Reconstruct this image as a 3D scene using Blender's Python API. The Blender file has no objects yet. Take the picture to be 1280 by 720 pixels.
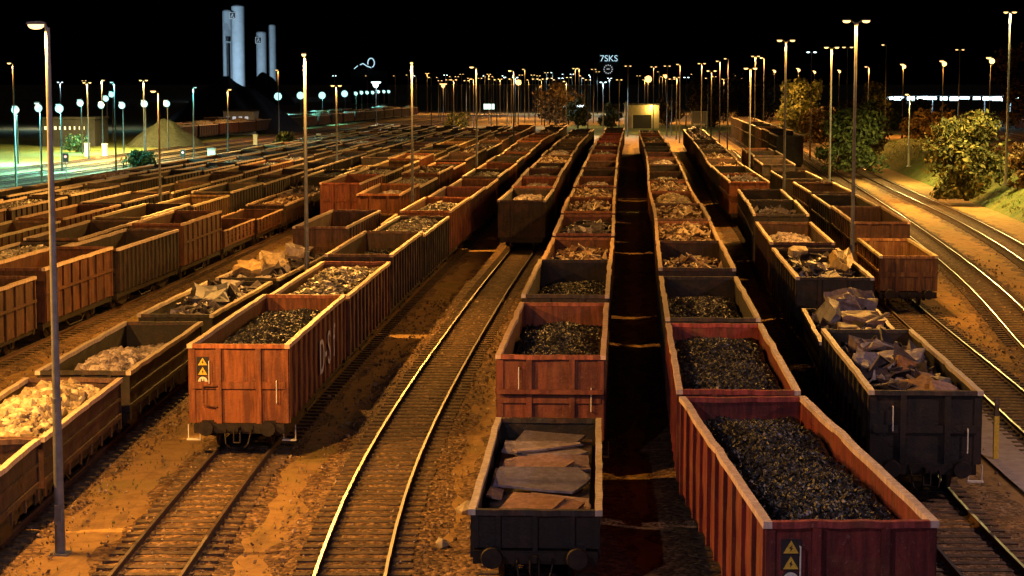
import bpy, math, random
from mathutils import Vector, Matrix, noise as mnoise
R = random.Random(7)
PI = math.pi
S = bpy.context.scene
COL = S.collection
F_PX, CAM_H, HZ = 2450.0, 10.7, 100.0
PITCH = math.atan((360 - HZ) / F_PX)

# ------------------------------------------------------------------ helpers
class MB:
    """collects shapes, links them as ONE mesh"""
    def __init__(s): s.v = []; s.f = []; s.m = []; s.sm = []
    def add(s, vs, fs, m=0, sm=False):
        n = len(s.v); s.v += [tuple(p) for p in vs]
        for f in fs: s.f.append(tuple(i + n for i in f)); s.m.append(m); s.sm.append(sm)
    def box(s, x0, x1, y0, y1, z0, z1, m=0):
        s.add([(x0,y0,z0),(x1,y0,z0),(x1,y1,z0),(x0,y1,z0),(x0,y0,z1),(x1,y0,z1),(x1,y1,z1),(x0,y1,z1)],
              [(0,3,2,1),(4,5,6,7),(0,1,5,4),(1,2,6,5),(2,3,7,6),(3,0,4,7)], m)
    def cyl(s, a, b, r0, r1=None, n=10, m=0, cap=True, sm=True):
        a = Vector(a); b = Vector(b); r1 = r0 if r1 is None else r1
        d = (b - a).normalized(); u = d.orthogonal().normalized(); w = d.cross(u)
        vs = []
        for i in range(n):
            t = 2*PI*i/n; e = u*math.cos(t) + w*math.sin(t)
            vs.append(a + e*r0); vs.append(b + e*r1)
        s.add(vs, [(2*i, 2*((i+1) % n), 2*((i+1) % n)+1, 2*i+1) for i in range(n)], m, sm)
        if cap:
            s.add([vs[2*i] for i in range(n)][::-1], [tuple(range(n))], m)
            s.add([vs[2*i+1] for i in range(n)], [tuple(range(n))], m)
    def tube(s, pts, r, n=6, m=0):
        for a, b in zip(pts[:-1], pts[1:]): s.cyl(a, b, r, r, n, m)
    def prism(s, poly, axis, a, b, m=0):
        """polygon in the plane across AXIS, extruded from a to b"""
        def P(p, t): return {'x': (t, p[0], p[1]), 'y': (p[0], t, p[1]), 'z': (p[0], p[1], t)}[axis]
        n = len(poly); vs = [P(p, a) for p in poly] + [P(p, b) for p in poly]
        s.add(vs, [tuple(range(n))[::-1], tuple(range(n, 2*n))] + [(i, (i+1) % n, n+(i+1) % n, n+i) for i in range(n)], m)
    def mesh(s, name, mats):
        me = bpy.data.meshes.new(name); me.from_pydata(s.v, [], s.f)
        for m in (mats if isinstance(mats, (list, tuple)) else [mats]): me.materials.append(m)
        me.polygons.foreach_set('material_index', s.m); me.polygons.foreach_set('use_smooth', s.sm)
        me.update(); return me
    def build(s, name, mats, parent=None, loc=None, color=None):
        return link(name, s.mesh(name, mats), parent, loc, color)

def link(name, data, parent=None, loc=None, color=None, rz=0.0):
    o = bpy.data.objects.new(name, data); COL.objects.link(o)
    if parent is not None: o.parent = parent
    if loc is not None: o.location = loc
    if rz: o.rotation_euler.z = rz
    if color is not None: o.color = (*color, 1)
    return o
def tag(o, label=None, cat=None, group=None, kind=None):
    if label: o['label'] = label
    if cat: o['category'] = cat
    if group: o['group'] = group
    if kind: o['kind'] = kind
    return o
def thing(name, label, cat, loc=(0,0,0), rz=0, group=None, kind=None):
    return tag(link(name, None, None, loc, None, rz), label, cat, group, kind)
def fix_normals(me):
    import bmesh
    bm = bmesh.new(); bm.from_mesh(me); bmesh.ops.recalc_face_normals(bm, faces=bm.faces); bm.to_mesh(me); bm.free()

# ------------------------------------------------------------------ materials
def new_mat(name):
    m = bpy.data.materials.new(name); m.use_nodes = True
    nt = m.node_tree; bs = nt.nodes['Principled BSDF']
    return m, nt, bs
def N(nt, t, **kw):
    n = nt.nodes.new(t)
    for k, v in kw.items():
        if k in n.inputs: n.inputs[k].default_value = v
        else: setattr(n, k, v)
    return n
def ramp(nt, src, stops):
    r = nt.nodes.new('ShaderNodeValToRGB'); nt.links.new(src, r.inputs[0])
    e = r.color_ramp.elements
    while len(e) < len(stops): e.new(0.5)
    for el, (p, c) in zip(e, stops): el.position = p; el.color = (*c, 1) if len(c) == 3 else c
    return r
def mixc(nt, fac, a, b, blend='MIX'):
    n = nt.nodes.new('ShaderNodeMix'); n.data_type = 'RGBA'; n.blend_type = blend
    for s, v in ((0, fac), (6, a), (7, b)):
        if isinstance(v, (int, float)): n.inputs[s].default_value = v
        elif isinstance(v, tuple): n.inputs[s].default_value = (*v, 1) if len(v) == 3 else v
        else: nt.links.new(v, n.inputs[s])
    return n.outputs[2]
def bump(nt, bs, h, strength=0.4, dist=0.05):
    b = N(nt, 'ShaderNodeBump'); b.inputs['Strength'].default_value = strength; b.inputs['Distance'].default_value = dist
    nt.links.new(h, b.inputs['Height']); nt.links.new(b.outputs[0], bs.inputs['Normal'])
def coords(nt, rnd=True):
    tc = N(nt, 'ShaderNodeTexCoord')
    if not rnd: return tc.outputs['Object']
    oi = N(nt, 'ShaderNodeObjectInfo'); mu = N(nt, 'ShaderNodeMath', operation='MULTIPLY'); mu.inputs[1].default_value = 57.0
    nt.links.new(oi.outputs['Random'], mu.inputs[0])
    va = N(nt, 'ShaderNodeVectorMath', operation='ADD')
    nt.links.new(tc.outputs['Object'], va.inputs[0]); nt.links.new(mu.outputs[0], va.inputs[1])
    return va.outputs[0]
def noise(nt, vec, scale, detail=5, rough=0.6, sy=None):
    n = N(nt, 'ShaderNodeTexNoise'); n.inputs['Scale'].default_value = scale
    n.inputs['Detail'].default_value = detail; n.inputs['Roughness'].default_value = rough
    if sy is not None:
        mp = N(nt, 'ShaderNodeMapping'); mp.inputs['Scale'].default_value = sy
        nt.links.new(vec, mp.inputs[0]); vec = mp.outputs[0]
    nt.links.new(vec, n.inputs['Vector']); return n.outputs['Fac']

def wagon_paint(name, rough=0.62, rustamt=0.55, grime=(0.42, 0.36, 0.34)):
    """colour of the object itself, with rust patches, rain streaks, scuffs"""
    m, nt, bs = new_mat(name); L = nt.links.new
    oi = N(nt, 'ShaderNodeObjectInfo'); v = coords(nt)
    big = noise(nt, v, 1.3, 6, 0.65); streak = noise(nt, v, 3.0, 4, 0.6, (2.2, 2.2, 0.25)); fine = noise(nt, v, 14, 6, 0.7)
    dark = mixc(nt, 1.0, oi.outputs['Color'], grime, 'MULTIPLY')
    r1 = ramp(nt, streak, [(0.42, (0,0,0)), (0.62, (1,1,1))])
    c = mixc(nt, r1.outputs[0], dark, oi.outputs['Color'])
    r2 = ramp(nt, big, [(0.50, (0,0,0)), (0.66, (1,1,1))])
    bw = N(nt, 'ShaderNodeRGBToBW'); L(oi.outputs['Color'], bw.inputs[0])
    mr = N(nt, 'ShaderNodeMapRange'); L(bw.outputs[0], mr.inputs[0]); mr.inputs[2].default_value = 0.05; mr.inputs[3].default_value = 0.08*rustamt; mr.inputs[4].default_value = rustamt
    f = N(nt, 'ShaderNodeMath', operation='MULTIPLY'); L(r2.outputs[0], f.inputs[0]); L(mr.outputs[0], f.inputs[1])
    rust = mixc(nt, fine, (0.09, 0.03, 0.012), (0.26, 0.10, 0.04))
    c = mixc(nt, f.outputs[0], c, rust)
    r3 = ramp(nt, fine, [(0.60, (0,0,0)), (0.74, (1,1,1))])
    f3 = N(nt, 'ShaderNodeMath', operation='MULTIPLY'); L(r3.outputs[0], f3.inputs[0]); L(mr.outputs[0], f3.inputs[1])
    c = mixc(nt, f3.outputs[0], c, (0.30, 0.26, 0.22))
    L(c, bs.inputs['Base Color'])
    rr = N(nt, 'ShaderNodeMapRange'); L(fine, rr.inputs[0]); rr.inputs[3].default_value = rough - 0.2; rr.inputs[4].default_value = rough + 0.25
    L(rr.outputs[0], bs.inputs['Roughness'])
    add = N(nt, 'ShaderNodeMath', operation='MULTIPLY_ADD'); L(big, add.inputs[0]); add.inputs[1].default_value = 2.0; L(fine, add.inputs[2])
    bump(nt, bs, add.outputs[0], 0.5, 0.03)
    return m
def plain(name, c1, c2, scale=6, rough=0.7, metal=0.0, bmp=0.3, rnd=True, bd=0.02):
    m, nt, bs = new_mat(name); v = coords(nt, rnd)
    a = noise(nt, v, scale, 6, 0.65)
    r = ramp(nt, a, [(0.35, c1), (0.68, c2)])
    nt.links.new(r.outputs[0], bs.inputs['Base Color'])
    bs.inputs['Roughness'].default_value = rough; bs.inputs['Metallic'].default_value = metal
    if bmp: bump(nt, bs, noise(nt, v, scale*4, 4), bmp, bd)
    return m
def island_mat(name, stops, rough=0.6, metal=0.0, scale=9, spec=0.5, bmp=0.4):
    """every loose piece its own tone"""
    m, nt, bs = new_mat(name); g = N(nt, 'ShaderNodeNewGeometry'); v = coords(nt)
    r = ramp(nt, g.outputs['Random Per Island'], stops)
    n = noise(nt, v, scale, 5, 0.65)
    k = ramp(nt, n, [(0.3, (0.45, 0.42, 0.40)), (0.7, (1.15, 1.15, 1.15))])
    nt.links.new(mixc(nt, 1.0, r.outputs[0], k.outputs[0], 'MULTIPLY'), bs.inputs['Base Color'])
    bs.inputs['Roughness'].default_value = rough; bs.inputs['Metallic'].default_value = metal
    bs.inputs['Specular IOR Level'].default_value = spec
    bump(nt, bs, n, bmp, 0.05); return m
def emit(name, col, st):
    m, nt, bs = new_mat(name); bs.inputs['Base Color'].default_value = (0.8, 0.8, 0.8, 1)
    bs.inputs['Emission Color'].default_value = (*col, 1); bs.inputs['Emission Strength'].default_value = st
    return m

M = {}
M['paint'] = wagon_paint('wagon_paint')
M['rim'] = wagon_paint('rim_paint', 0.45, 0.12, (0.72, 0.68, 0.64))
M['iron'] = plain('dark_running_gear', (0.006, 0.005, 0.005), (0.026, 0.018, 0.014), 5, 0.6, 0.3)
M['wheel'] = plain('wheel_steel', (0.02, 0.017, 0.015), (0.10, 0.075, 0.06), 7, 0.45, 0.6)
M['white'] = plain('white_paint', (0.55, 0.53, 0.48), (0.8, 0.78, 0.72), 8, 0.6)
M['yellow'] = plain('yellow_paint', (0.55, 0.36, 0.03), (0.8, 0.55, 0.06), 12, 0.5)
M['blackp'] = plain('black_plate', (0.008, 0.008, 0.009), (0.02, 0.02, 0.02), 12, 0.5)
M['galv'] = plain('galvanised_steel', (0.13, 0.14, 0.16), (0.24, 0.26, 0.29), 3, 0.5, 0.35, 0.15)
M['pole_dark'] = plain('shaded_pole', (0.04, 0.042, 0.045), (0.10, 0.10, 0.11), 3, 0.6, 0.2, 0.15)  # darker copy of the pole steel, shade of distant poles put into colour
M['lamp_shell'] = plain('lamp_housing', (0.10, 0.10, 0.10), (0.2, 0.2, 0.2), 8, 0.5, 0.2)
M['railtop'] = plain('polished_rail', (0.42, 0.42, 0.43), (0.62, 0.62, 0.62), 30, 0.33, 0.9, 0.03)
M['railtop_worn'] = plain('worn_rail', (0.16, 0.12, 0.10), (0.36, 0.31, 0.28), 6, 0.42, 0.8, 0.1)
M['railside'] = plain('rusty_rail', (0.05, 0.025, 0.015), (0.13, 0.06, 0.03), 9, 0.85)
M['sleeper'] = plain('old_sleeper', (0.04, 0.027, 0.018), (0.15, 0.10, 0.065), 5, 0.9, 0, 0.6)
M['concrete'] = plain('concrete_path', (0.30, 0.26, 0.25), (0.44, 0.39, 0.37), 3, 0.9, 0, 0.4, False)
M['sod'] = emit('sodium_glass', (1.0, 0.60, 0.20), 3.2)
M['sodfar'] = emit('sodium_glass_warm', (1.0, 0.56, 0.20), 2.2)
M['teal'] = emit('teal_glass', (0.5, 1.0, 0.94), 1.4)
M['cold'] = emit('cold_glass', (0.72, 0.95, 1.0), 5.0)
M['window'] = emit('lit_window', (0.8, 0.85, 0.9), 0.5)
M['neon'] = emit('neon_white', (0.55, 0.85, 1.0), 0.8)
M['red_light'] = emit('red_signal_glass', (1.0, 0.03, 0.06), 1.2)
M['coal'] = island_mat('coal', [(0.0, (0.004, 0.004, 0.006)), (0.85, (0.008, 0.008, 0.012)), (0.985, (0.022, 0.022, 0.034)), (1.0, (0.2, 0.2, 0.28))], 0.45, 0.1, 12, 0.7)
M['chips'] = island_mat('metal_chips', [(0.0, (0.05, 0.045, 0.04)), (0.4, (0.20, 0.18, 0.15)), (0.75, (0.46, 0.42, 0.36)), (1.0, (0.75, 0.7, 0.62))], 0.45, 0.3, 10)
M['shred'] = island_mat('shredded_scrap', [(0.0, (0.04, 0.025, 0.02)), (0.4, (0.16, 0.085, 0.055)), (0.7, (0.40, 0.27, 0.18)), (1.0, (0.72, 0.62, 0.46))], 0.55, 0.2, 8)
M['rock'] = island_mat('pale_rubble', [(0.0, (0.22, 0.17, 0.11)), (0.5, (0.42, 0.35, 0.24)), (1.0, (0.62, 0.55, 0.42))], 0.85, 0, 7)
M['rock2'] = island_mat('grey_rubble', [(0.0, (0.16, 0.13, 0.14)), (0.5, (0.36, 0.30, 0.31)), (1.0, (0.60, 0.53, 0.53))], 0.8, 0, 7)
M['darkscrap'] = island_mat('dark_scrap', [(0.0, (0.025, 0.022, 0.03)), (0.6, (0.10, 0.085, 0.11)), (0.9, (0.26, 0.235, 0.29)), (1.0, (0.5, 0.46, 0.5))], 0.45, 0.3, 6)
M['slab'] = wagon_paint('scrap_slab', 0.5, 0.15, (0.62, 0.6, 0.6))
M['bark'] = plain('bark', (0.04, 0.028, 0.018), (0.11, 0.075, 0.05), 8, 0.95)
M['leaf_gold'] = island_mat('golden_leaves', [(0.0, (0.02, 0.028, 0.008)), (0.6, (0.085, 0.095, 0.022)), (1.0, (0.30, 0.27, 0.08))], 0.7, 0, 3, 0.3, 0.1)
M['leaf_green'] = island_mat('green_leaves', [(0.0, (0.015, 0.028, 0.012)), (0.6, (0.04, 0.07, 0.022)), (1.0, (0.10, 0.13, 0.04))], 0.7, 0, 3, 0.3, 0.1)
M['leaf_brown'] = island_mat('brown_leaves', [(0.0, (0.04, 0.027, 0.012)), (0.6, (0.14, 0.085, 0.035)), (1.0, (0.27, 0.18, 0.07))], 0.8, 0, 3, 0.2, 0.1)
M['wall'] = plain('rendered_wall', (0.38, 0.32, 0.22), (0.55, 0.47, 0.34), 1.5, 0.9, 0, 0.2, False)
M['darkwall'] = plain('dark_wall', (0.02, 0.02, 0.025), (0.05, 0.05, 0.055), 0.4, 0.9, 0, 0.1, False)
M['silo'] = plain('silo_concrete', (0.44, 0.48, 0.52), (0.58, 0.62, 0.66), 0.25, 0.8, 0, 0.1, False)
M['heap'] = plain('gravel_heap', (0.035, 0.04, 0.026), (0.09, 0.09, 0.06), 2.5, 0.95, 0, 0.6, False, 0.3)

def ground_mat():
    m, nt, bs = new_mat('yard_ground'); L = nt.links.new
    tc = N(nt, 'ShaderNodeTexCoord'); v = tc.outputs['Object']
    big = noise(nt, v, 0.22, 6, 0.62); mid = noise(nt, v, 1.6, 7, 0.7); fine = noise(nt, v, 11, 5, 0.75)
    streak = noise(nt, v, 0.9, 5, 0.65, (2.0, 0.25, 1))
    c = ramp(nt, mid, [(0.24, (0.14, 0.078, 0.034)), (0.50, (0.33, 0.195, 0.068)), (0.80, (0.43, 0.28, 0.10))]).outputs[0]
    dk = ramp(nt, streak, [(0.30, (0.8,0.8,0.8)), (0.46, (0,0,0))])
    c = mixc(nt, dk.outputs[0], c, mixc(nt, fine, (0.05, 0.034, 0.022), (0.17, 0.11, 0.06)))
    gr = ramp(nt, big, [(0.53, (0,0,0)), (0.63, (1,1,1))])
    g2 = N(nt, 'ShaderNodeMath', operation='MULTIPLY'); L(gr.outputs[0], g2.inputs[0]); L(mid, g2.inputs[1])
    c = mixc(nt, g2.outputs[0], c, (0.20, 0.17, 0.035))
    sp = ramp(nt, fine, [(0.63, (0,0,0)), (0.70, (1,1,1))]); f = N(nt, 'ShaderNodeMath', operation='MULTIPLY'); L(sp.outputs[0], f.inputs[0]); f.inputs[1].default_value = 0.5
    c = mixc(nt, f.outputs[0], c, (0.42, 0.32, 0.20))
    L(c, bs.inputs['Base Color']); bs.inputs['Roughness'].default_value = 0.95
    a = N(nt, 'ShaderNodeMath', operation='MULTIPLY_ADD'); L(mid, a.inputs[0]); a.inputs[1].default_value = 1.6; L(fine, a.inputs[2])
    bump(nt, bs, a.outputs[0], 0.7, 0.06); return m
def stone_mat(name, stops, scale=9.0):
    m, nt, bs = new_mat(name); L = nt.links.new
    tc = N(nt, 'ShaderNodeTexCoord'); vo = N(nt, 'ShaderNodeTexVoronoi'); vo.inputs['Scale'].default_value = scale
    L(tc.outputs['Object'], vo.inputs['Vector'])
    sx = N(nt, 'ShaderNodeSeparateColor'); L(vo.outputs['Color'], sx.inputs[0])
    c = ramp(nt, sx.outputs[0], stops).outputs[0]
    n = noise(nt, tc.outputs['Object'], 0.9, 6, 0.7); k = ramp(nt, n, [(0.3, (0.4, 0.36, 0.34)), (0.7, (1.2, 1.15, 1.1))])
    L(mixc(nt, 1.0, c, k.outputs[0], 'MULTIPLY'), bs.inputs['Base Color']); bs.inputs['Roughness'].default_value = 0.9
    bump(nt, bs, vo.outputs['Distance'], 1.0, -0.06); return m
def grass_mat(name, a, b, c3):
    m, nt, bs = new_mat(name); tc = N(nt, 'ShaderNodeTexCoord'); v = tc.outputs['Object']
    n1 = noise(nt, v, 0.5, 6, 0.7); n2 = noise(nt, v, 6, 5, 0.75)
    x = mixc(nt, n2, a, b); r = ramp(nt, n1, [(0.45, (0,0,0)), (0.65, (1,1,1))])
    nt.links.new(mixc(nt, r.outputs[0], x, c3), bs.inputs['Base Color']); bs.inputs['Roughness'].default_value = 0.95
    bump(nt, bs, n2, 1.0, 0.18); return m
M['ground'] = ground_mat()
M['ballast'] = stone_mat('ballast', [(0.0, (0.065, 0.036, 0.02)), (0.6, (0.20, 0.115, 0.05)), (1.0, (0.38, 0.25, 0.13))])
M['stones'] = island_mat('loose_gravel', [(0.0, (0.12, 0.08, 0.05)), (0.7, (0.30, 0.20, 0.115)), (1.0, (0.55, 0.44, 0.30))], 0.9, 0, 8)
M['grass'] = grass_mat('dry_grass', (0.05, 0.085, 0.014), (0.17, 0.235, 0.045), (0.24, 0.23, 0.065))
M['verge'] = grass_mat('green_verge', (0.035, 0.06, 0.02), (0.12, 0.16, 0.06), (0.17, 0.18, 0.10))

# ------------------------------------------------------------------ paths of the tracks (x as a function of y)
class Path:
    def __init__(s, pts, sig=7.0):
        s.p = sorted((y, x) for x, y in pts); s.y0 = 0; s.t = None
        raw = {k: s.raw(k) for k in range(-30, 720, 2)}; ks = sorted(raw); w = [math.exp(-(2*d/sig)**2/2) for d in range(-12, 13)]; tw = sum(w)
        s.t = []
        for k in ks:
            s.t.append(sum(w[d+12]*(raw[k+2*d] if k+2*d in raw else s.raw(k+2*d)) for d in range(-12, 13))/tw)
    def x(s, y):
        i = int((y+30)//2); i = min(max(i, 0), len(s.t)-2); f = (y+30-2*i)/2; return s.t[i]*(1-f)+s.t[i+1]*f
    def raw(s, y):
        p = s.p
        if y <= p[0][0]:
            (a, b), (c, d) = p[0], p[1]; return b + (y-a)*(d-b)/(c-a)
        if y >= p[-1][0]:
            (a, b), (c, d) = p[-2], p[-1]; return d + (y-c)*(d-b)/(c-a)
        for i in range(len(p)-1):
            if p[i][0] <= y <= p[i+1][0]: break
        def sl(j):
            if j <= 0: return (p[1][1]-p[0][1])/(p[1][0]-p[0][0])
            if j >= len(p)-1: return (p[-1][1]-p[-2][1])/(p[-1][0]-p[-2][0])
            return (p[j+1][1]-p[j-1][1])/(p[j+1][0]-p[j-1][0])
        (y0, x0), (y1, x1) = p[i], p[i+1]; h = y1-y0; t = (y-y0)/h
        a, b = sl(i)*h, sl(i+1)*h
        return (2*t**3-3*t*t+1)*x0 + (t**3-2*t*t+t)*a + (-2*t**3+3*t*t)*x1 + (t**3-t*t)*b
    def ang(s, y): return math.atan2(s.x(y+0.5)-s.x(y-0.5), 1.0)
def off(path, d, y0=20, y1=700, step=20):
    return Path([(path.x(y)+d, y) for y in range(y0, y1, step)])

TF = Path([(-7.75,30),(-7.8,41),(-7.75,54.5),(-7.15,68),(-6.5,81.4),(-5.7,96),(-4.9,109),(-4.0,123),(-3.3,136),(-2.5,150),(-0.95,178),(1.7,228),(3.6,261),(7.2,314),(12,380)])
T2 = Path([(-3.1,28),(-3.5,40),(-3.6,47.5),(-3.27,57.4),(-2.5,72.6),(-1.8,84),(-0.95,98),(0.1,113),(0.6,120),(1.5,134),(2.3,152),(4.7,197),(6.3,226),(7.4,244),(10.6,294),(15,350)], 7)
TR0 = Path([(0.15,30),(0.5,40.5),(1.0,52),(1.75,64.6),(2.5,78.3),(3.4,93),(4.2,108),(5.0,123),(5.8,137),(6.8,155),(9.9,208),(12.3,247),(15.3,294),(19,350)])
TR1 = Path([(6.3,22),(5.72,32),(5.4,45.3),(6.25,60.3),(7.1,74.7),(8.0,88.6),(9.05,104),(9.9,118),(10.8,134),(11.9,151),(13,167),(14.2,186),(17,234),(18.9,269),(22,320)], 3.5)
TRB = Path([(10.3,30),(10.25,42),(10.35,49),(11.0,60),(12.2,72),(12.9,85),(13.9,100),(14.9,111),(16.1,125),(17.1,140),(18.1,160),(19.4,181),(21.9,215),(24.7,258),(27.5,300)])
TRA = Path([(15.3,45),(16.0,58),(16.7,67),(17.6,82),(18.15,90),(18.8,99),(19.9,113),(21.1,131),(22.5,158),(24.3,186),(26.3,212),(29,250),(32,290)])
TRT = Path([(28.2,170),(31.7,224),(35,275),(38.4,327),(43,400)])
TQ = Path([(17.5,45),(20.0,70),(24.0,98.5),(27.8,134),(33.0,190),(38.5,250),(43,300),(48,350)])
TP = Path([(26.5,85),(31.0,117),(34.0,145),(38.2,200),(43,258),(47.5,310),(52,360)])
TE = Path([(-12.3,30),(-12.45,45),(-12.5,55),(-12.3,66),(-11.8,78),(-10.7,90),(-9.75,101),(-9.0,113),(-8.55,126),(-7.9,140),(-6.0,175),(-3.0,230),(1,300),(5,360)])
TM = Path([(-15.4,60),(-14.2,100),(-13.0,125),(-12.1,138),(-10.2,175),(-7.2,230),(-3.2,300),(1,360)])
TD = Path([(-21.3,50),(-20.0,76),(-19.2,88),(-18.35,100),(-17.85,112),(-17.3,122),(-16.7,134),(-14.9,175),(-12,230),(-8,300),(-4,360)])
TC = Path([(-24.6,60),(-23.1,82),(-21.6,116),(-20.35,140),(-18.7,178),(-16,230),(-12,300),(-8,360)])
TB = Path([(-29,75),(-27,104),(-25.8,126),(-24.6,146),(-22.6,185),(-20,230),(-16,300),(-12,360)])
TA = Path([(-33.4,85),(-31.8,117),(-30.6,140),(-29.2,158),(-26.8,190),(-24,230),(-20,300),(-16,360)])
TZ = Path([(-38,90),(-36,117),(-34.5,138),(-33.3,160),(-31,190),(-28.2,230),(-24,300),(-20,360)])
TEAL = [Path([(-62+d,130),(-50+d,187),(-43.5+d,240),(-35.5+d,328),(-22+d,437),(0+d,620)]) for d in (0,-4.6,-9.4,-15)]

# ------------------------------------------------------------------ wagons
def rim_box(mb, p0, p1, w, h, seed, amp=0.012, n=9):
    """a bent steel angle from p0 to p1, wavy from hard use"""
    rr = random.Random(seed); p0 = Vector(p0); p1 = Vector(p1); d = (p1-p0)
    lat = Vector((d.y, -d.x, 0)).normalized()
    rings = []
    for i in range(n+1):
        k = 0 if i in (0, n) else 1
        c = p0 + d*(i/n) + lat*rr.uniform(-amp, amp)*2.2*k*rr.choice((0.3,0.6,0.8,2.2)) + Vector((0,0,rr.uniform(-amp, amp)*1.6*k*rr.choice((0.3,0.5,0.7,1.6))))
        rings.append([c+lat*w/2, c+lat*w/2+Vector((0,0,h)), c-lat*w/2+Vector((0,0,h)), c-lat*w/2])
    vs = [v for r in rings for v in r]; fs = []
    for i in range(n):
        for j in range(4):
            a = i*4+j; b = i*4+(j+1) % 4; fs.append((a, b, b+4, a+4))
    fs += [(3,2,1,0), (n*4, n*4+1, n*4+2, n*4+3)]
    mb.add(vs, fs)

FLOOR = 1.22
def gondola_meshes(key, L, w, zt, nrib, style, seed):
    """body and rim of an open wagon, origin on the ground under its centre"""
    rr = random.Random(seed); b = MB(); hl = L/2; hw = w/2 - 0.11; t = 0.045
    z0 = FLOOR - 0.14
    def dent(): return rr.uniform(-0.018, 0.018)
    # side sheets, made of panels that bulge a little
    ny = nrib*2
    for sx in (-1, 1):
        for face, dx in ((0, t/2), (1, -t/2)):
            vs = []; nz = 4
            for j in range(ny+1):
                for k in range(nz+1):
                    bulge = (0.02*math.sin(PI*j)+dent()) if 0 < k < nz and 0 < j < ny else 0
                    rr2 = bulge + (0.02 if j % 2 == 1 and 0 < k < nz else 0)
                    vs.append((sx*(hw + dx + rr2), -hl + L*j/ny, z0 + (zt-z0)*k/nz))
            fs = []
            for j in range(ny):
                for k in range(nz):
                    a = j*(nz+1)+k; q = (a, a+nz+1, a+nz+2, a+1)
                    fs.append(q if (sx > 0) == (face == 0) else q[::-1])
            b.add(vs, fs)
    # end sheets
    for sy in (-1, 1):
        b.box(-hw, hw, sy*hl-t/2, sy*hl+t/2, z0, zt)
    b.box(-hw+0.03, hw-0.03, -hl+0.03, hl-0.03, FLOOR-0.06, FLOOR)          # floor
    d = 0.10
    if style in ('ribs', 'panel', 'banded'):
        for i in range(nrib+1):
            y = -hl + 0.09 + (L-0.18)*i/nrib; rw = 0.07 if style == 'ribs' else 0.055
            for sx in (-1, 1):
                xa, xb = sorted((sx*(hw+0.02), sx*(hw+d)))
                b.box(xa, xb, y-rw, y+rw, z0, zt-0.01)
    if style in ('panel', 'banded'):
        zm = z0 + (zt-z0)*(0.56 if style == 'panel' else 0.60)
        for sx in (-1, 1):
            xa, xb = sorted((sx*(hw+0.02), sx*(hw+d+0.02)))
            b.box(xa, xb, -hl, hl, zm-0.055, zm+0.055)
    if style == 'low':
        for sx in (-1, 1):
            xa, xb = sorted((sx*(hw+0.02), sx*(hw+0.075)))
            b.box(xa, xb, -hl, hl, FLOOR-0.04, FLOOR+0.09)
            b.box(xa, xb, -hl, hl, (FLOOR+zt)/2-0.04, (FLOOR+zt)/2+0.04)
            for i in range(nrib+1):
                y = -hl + 0.06 + (L-0.12)*i/nrib
                b.box(xa, xb, y-0.05, y+0.05, FLOOR-0.35, FLOOR-0.04)
    if style == 'flat':
        for sx in (-1, 1):
            xa, xb = sorted((sx*(hw+0.02), sx*(hw+0.08)))
            b.box(xa, xb, -hl, hl, FLOOR-0.10, FLOOR+0.02)
            for z in (0.33, 0.62):
                zz = FLOOR + (zt-FLOOR)*z; b.box(xa, xb-0.02*(sx > 0), -hl, hl, zz-0.03, zz+0.03)
            for i in range(nrib+1):
                y = -hl + 0.05 + (L-0.1)*i/nrib; b.box(xa, xb, y-0.035, y+0.035, FLOOR+0.02, zt)
    # end posts and bands
    for sy in (-1, 1):
        ya, yb = sorted((sy*(hl+t/2), sy*(hl+0.10)))
        if style in ('ribs', 'panel', 'banded'):
            for x in (-hw*0.42, hw*0.42): b.box(x-0.075, x+0.075, ya, yb+0.015*(sy > 0), z0-0.12, zt-0.02)
            zm = z0 + (zt-z0)*0.5
            ya2, yb2 = sorted((sy*(hl+t/2), sy*(hl+0.075)))
            b.box(-hw*0.42+0.077, hw*0.42-0.077, ya2, yb2, zm-0.10, zm+0.10)
            for s in (-1, 1):
                xa, xb = sorted((s*(hw*0.42+0.077), s*(hw-0.02))); b.box(xa, xb, ya2, yb2, zm-0.10, zm+0.10)
            if style == 'banded': b.box(-hw-0.06, hw+0.06, sorted((sy*(hl+0.102), sy*(hl+0.2)))[0], sorted((sy*(hl+0.102), sy*(hl+0.2)))[1], z0+(zt-z0)*0.60-0.06, z0+(zt-z0)*0.60+0.06)
        else:
            for x in (-hw*0.6, 0, hw*0.6): b.box(x-0.05, x+0.05, ya, yb-0.03*(sy > 0), z0-0.05, zt-0.02)
        for sx in (-1, 1):                                                     # corner angles
            xa, xb = sorted((sx*(hw-0.10), sx*(hw+0.06))); ya3, yb3 = sorted((sy*(hl+t/2), sy*(hl+0.05)))
            b.box(xa, xb, ya3, yb3, z0, zt)
    body = b.mesh('body_' + key, M['paint'])
    r = MB(); rw = 0.15 if style != 'flat' else 0.09; rh = 0.12 if style != 'flat' else 0.07
    for sx in (-1, 1): rim_box(r, (sx*(w/2-rw/2), -hl-0.09, zt-rh*0.2), (sx*(w/2-rw/2), hl+0.09, zt-rh*0.2), rw, rh, seed+sx, 0.007 if style != 'flat' else 0.014, 14)
    ers = []
    for sy in (-1, 1):
        er = MB(); rim_box(er, (-w/2+rw+0.003, sy*(hl+0.02), zt-rh*0.2), (w/2-rw-0.003, sy*(hl+0.02), zt-rh*0.2), 0.16, rh*0.96, seed+5+sy, 0.006, 7)
        ers.append(er.mesh('end_rail_' + key, M['paint']))
    endrail = ers
    rim = r.mesh('top_rim_' + key, M['rim'])
    # underframe
    u = MB(); u.box(-0.16, 0.16, -hl, hl, 0.82, FLOOR-0.15)
    for sx in (-1, 1): u.box(sx*(hw-0.1)-0.06, sx*(hw-0.1)+0.06, -hl+0.15, hl-0.15, 0.86, FLOOR-0.15)
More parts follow.
